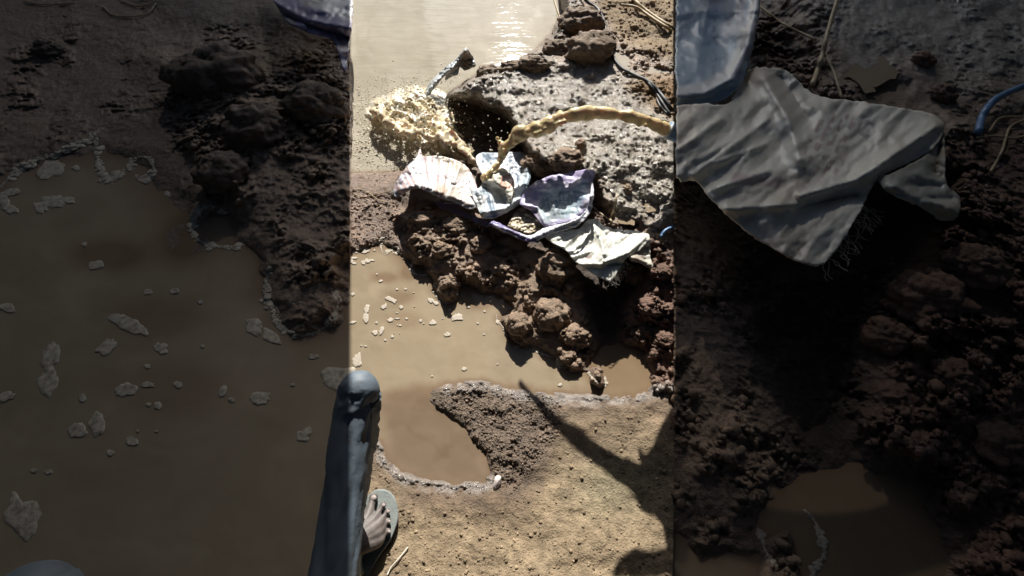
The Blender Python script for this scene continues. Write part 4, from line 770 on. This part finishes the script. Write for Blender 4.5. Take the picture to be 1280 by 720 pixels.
b1 = remeshed([p for q in body for p in q[0]], [r for q in body for r in q[1]], .009); b2 = remeshed(fp, fr, .0026)
o = mesh_np('body', *merge([b1, b2]), SKIN); under(o, pt)
def trouser(pts, seed, knee_fold=0):
    q = spline(pts, 12); n = len(q); seg = 48; P3 = [Vector(a[:3]) for a in q]; co = []; fc = []; a = None
    for i in range(n):
        t = (P3[min(i + 1, n - 1)] - P3[max(i - 1, 0)]).normalized()
        if a is None: a = t.cross(Vector((0, 0, 1))).normalized()
        a = (a - t * a.dot(t)).normalized(); b = t.cross(a)
        for j in range(seg):
            an = 2 * math.pi * j / seg; f = float(fbm(np.array(math.cos(an) * 1.6 + i * .10 + seed), np.array(math.sin(an) * 1.6 + i * .22), 4, 12)); w = 1 + .14 * (1 - 2.6 * abs(f)); co.append(tuple(P3[i] + (a * math.cos(an) + b * math.sin(an)) * q[i][3] * w))
    for i in range(n - 1):
        for j in range(seg): fc.append((i * seg + j, i * seg + (j + 1) % seg, (i + 1) * seg + (j + 1) % seg, (i + 1) * seg + j))
    return co, fc
shin = [W3(430, 716, .075, .042), W3(431, 690, .105, .038), W3(435, 648, .16, .036), W3(441, 607, .22, .036), W3(446, 580, .27, .036), W3(450, 547, .36, .038), W3(450, 512, .45, .041)]
kc = [(kn.x, kn.y, kn.z, .074)]
tr = [trouser(shin + [(kn.x, kn.y - .008, kn.z - .01, .041)], 1), trouser([(kn.x, kn.y + .005, kn.z, .041), (kn.x - .012, kn.y - .08, kn.z - .035, .039), (kn.x * .5 + hipR.x * .5 - .012, kn.y * .5 + hipR.y * .5, kn.z * .5 + hipR.z * .5 - .02, .043), (*hipR, .075)], 5), trouser([(*(ankL + Vector((0, 0, .02))), .055), (*(ankL * .5 + kneeL * .5), .06), (kneeL.x, kneeL.y - .01, kneeL.z - .01, .07)], 9), trouser([(*kneeL, .066), (*(kneeL * .5 + hipL * .5), .075), (*hipL, .105)], 13)]
def ball(c, r):
    v0, f0 = ico(4); return ([tuple(Vector(c) + Vector(v) * r * (1 + .05 * float(fbm(np.array(v[0] * 2.), np.array(v[1] * 2. + v[2]), 3, 7)))) for v in v0], [tuple(int(i) for i in f) for f in f0])
tr += [ball(kn, .042), ball(kneeL, .072), ball((-.43, -.24, .36), .15)]
tro = mesh_np('trousers', *merge(tr), TROUS); under(tro, pt)
o = mesh_np('seam', *tube_np(spline([tuple(P(u, v, h)) for u, v, h in ((464, 492, .515), (463, 530, .47), (458, 570, .40), (452, 610, .33), (449, 650, .25), (446, 690, .18))], 6), .0022, 6), rough_mat('seam_thread', (.03, .04, .055), rough=.7)); under(o, pt)
# hem with its yellow edge
hem = W3(430, 716, .075, .043); ax = (Vector(W3(431, 690, .105, 0)[:3]) - Vector(hem[:3])).normalized(); a = ax.cross(Vector((0, 1, 0))).normalized(); b = ax.cross(a)
ring = [tuple(Vector(hem[:3]) + (a * math.cos(t) + b * math.sin(t)) * .044) for t in np.linspace(0, 2 * math.pi, 40)]
o = mesh_np('hem_piping', *tube_np(ring, .0035, 8), rough_mat('yellow_piping', (.6, .5, .12), rough=.5)); under(o, pt)
ts = spline([(-.43, -.16, .38, .16), (-.43, -.22, .5, .16), (-.43, -.28, .66, .16), (-.43, -.31, .82, .16), (-.43, -.32, .91, .075)], 8)
o = mesh_np('shirt', *tube_np([t_[:3] for t_ in ts], [t_[3] for t_ in ts], 28), SHIRT); under(o, pt)
v0, f0 = ico(4); m_ = (v0[:, 2] > -.1) | (v0[:, 1] < -.25); idx = {int(k): n for n, k in enumerate(np.nonzero(m_)[0])}
o = mesh_np('hair', (v0[m_] * .094 + np.array([-.43, -.326, 1.088])), [tuple(idx[int(i)] for i in f) for f in f0 if all(m_[f])], rough_mat('black_hair', (.02, .017, .015), rough=.5)); under(o, pt)
nail = rough_mat('toenail', (.34, .29, .27), rough=.4, var=.1)
for tip, sz in (((467, 620.5), 1), ((479.6, 629.5), .62), ((485.4, 637.5), .6), ((486.4, 650), .56), ((486.5, 662.5), .54)):
    v0, f0 = ico(2); o = mesh_np('toenail', v0 * np.array([.0085, .0075, .003]) * sz + np.array(P(tip[0], tip[1] + 2, SO + .011 + .0115 * sz ** .6)), f0, nail); under(o, pt)
# sandal
SAND = rough_mat('grey_rubber', (.20, .225, .215), rough=.6, var=.2, scale=40); STRAP = rough_mat('strap_rubber', (.13, .14, .135), rough=.5)
sol = spline([(458, 621), (468, 613), (480, 611.5), (490, 617), (496, 629), (498, 645), (494, 662), (486, 679), (474, 695), (464, 712), (455, 730), (444, 738), (433, 730), (432, 710), (438, 685), (446, 655), (458, 621)], 6)[:-1]
nS = len(sol); co = [tuple(P(u, v, GZ + .001)) for u, v in sol] + [tuple(P(u, v, SO - .003)) for u, v in sol]; cen = sol.mean(0); co += [tuple(P(cen[0] + (u - cen[0]) * .96, cen[1] + (v - cen[1]) * .97, SO)) for u, v in sol]
fc = [(i, (i + 1) % nS, nS + (i + 1) % nS, nS + i) for i in range(nS)] + [(nS + i, nS + (i + 1) % nS, 2 * nS + (i + 1) % nS, 2 * nS + i) for i in range(nS)] + [tuple(range(2 * nS, 3 * nS))[::-1], tuple(range(nS))]
sa = mesh_np('sandal', co, fc, SAND, smooth=False); under(sa, pt)
for q, w in (([(452, 630, .03), (460, 638, .050), (466, 652, .062), (467, 668, .070), (462, 686, .086), (450, 698, .10)], .008), ([(484, 690, .002), (478, 684, .03), (470, 674, .062), (460, 668, .078), (448, 664, .07)], .008)):
    q = spline(q, 8); c, f = tube_np([P(u, v, SO + h + .004) for u, v, h in q], w, 12, flat=.35); o = mesh_np('strap', c, f, STRAP); o.parent = sa; o.matrix_parent_inverse = Matrix.Translation(-Vector(pt.location))
o = None
# ------------------------------------------------------------ leaning tree whose bough shades the dry soil
BARK = rough_mat('bark', (.12, .085, .06), rough=.85, var=.3, scale=40, bump=.6, bscale=90, bdist=.006); LEAF = rough_mat('leaf', (.06, .09, .03), rough=.5, var=.3, scale=12)
def up(u, v, t=2.35, h=.04): return P(u, v, h) + SUN * t
tt = tag(thing('tree', (3.3, 2.3, 0)), 'low tree right of the view whose bough reaches over the strip', 'tree')
bp = [(*up(650, 452), .008), (*up(668, 476), .010), (*up(690, 505), .013), (*up(715, 528), .016), (*up(745, 548), .020), (*up(775, 570), .026), (*up(805, 592), .035), (*up(850, 615), .042), (1.1, 2.2, 1.38, .05), (2.2, 2.3, 1.1, .06), (3.3, 2.3, .3, .08), (3.3, 2.3, -.1, .1)]
q = spline(bp, 8); o = mesh_np('trunk', *tube_np([a[:3] for a in q], [a[3] * 1.0 for a in q], 14, .12), BARK); under(o, tt)
def plate(pl, t=2.35, th=.004):
    pl = spline(pl + pl[:1], 4)[:-1]; n = len(pl); a = [up(u + random.gauss(0, .8), v + random.gauss(0, .8), t + .03 * math.sin(u * .1)) for u, v in pl]; co = [tuple(p) for p in a] + [tuple(p + Vector((0, -.6, .8)) * th) for p in a]
    return co, [tuple(range(n))[::-1], tuple(range(n, 2 * n))] + [(i, (i + 1) % n, n + (i + 1) % n, n + i) for i in range(n)]
for pl in ([(798, 540), (812, 545), (838, 496), (856, 488), (858, 560), (845, 585), (812, 578), (800, 560)], [(800, 575), (840, 580), (856, 610), (858, 668), (843, 666), (826, 648), (806, 620)], [(770, 712), (790, 695), (815, 690), (842, 678), (856, 690), (856, 728), (772, 728)]):
    o = mesh_np('broad_leaf', *plate(pl), LEAF, smooth=False); under(o, tt)
c, f = tube_np([up(834, 655), up(840, 690), up(845, 705)], .012, 8); o = mesh_np('twig', c, f, BARK); under(o, tt)
lv = []
for i in range(420):
    p = Vector((3.2 + random.gauss(0, .35), 2.35 + random.gauss(0, .35), 1.15 + random.gauss(0, .25)))
    d = Vector((random.gauss(0, 1), random.gauss(0, 1), random.gauss(-.2, .6))).normalized() * .07; s = d.cross(Vector((0, 0, 1))).normalized() * .02
    lv.append(([tuple(p - d), tuple(p + s), tuple(p + d), tuple(p - s)], [(0, 1, 2, 3)]))
o = mesh_np('crown', *merge(lv), LEAF, smooth=False); under(o, tt)
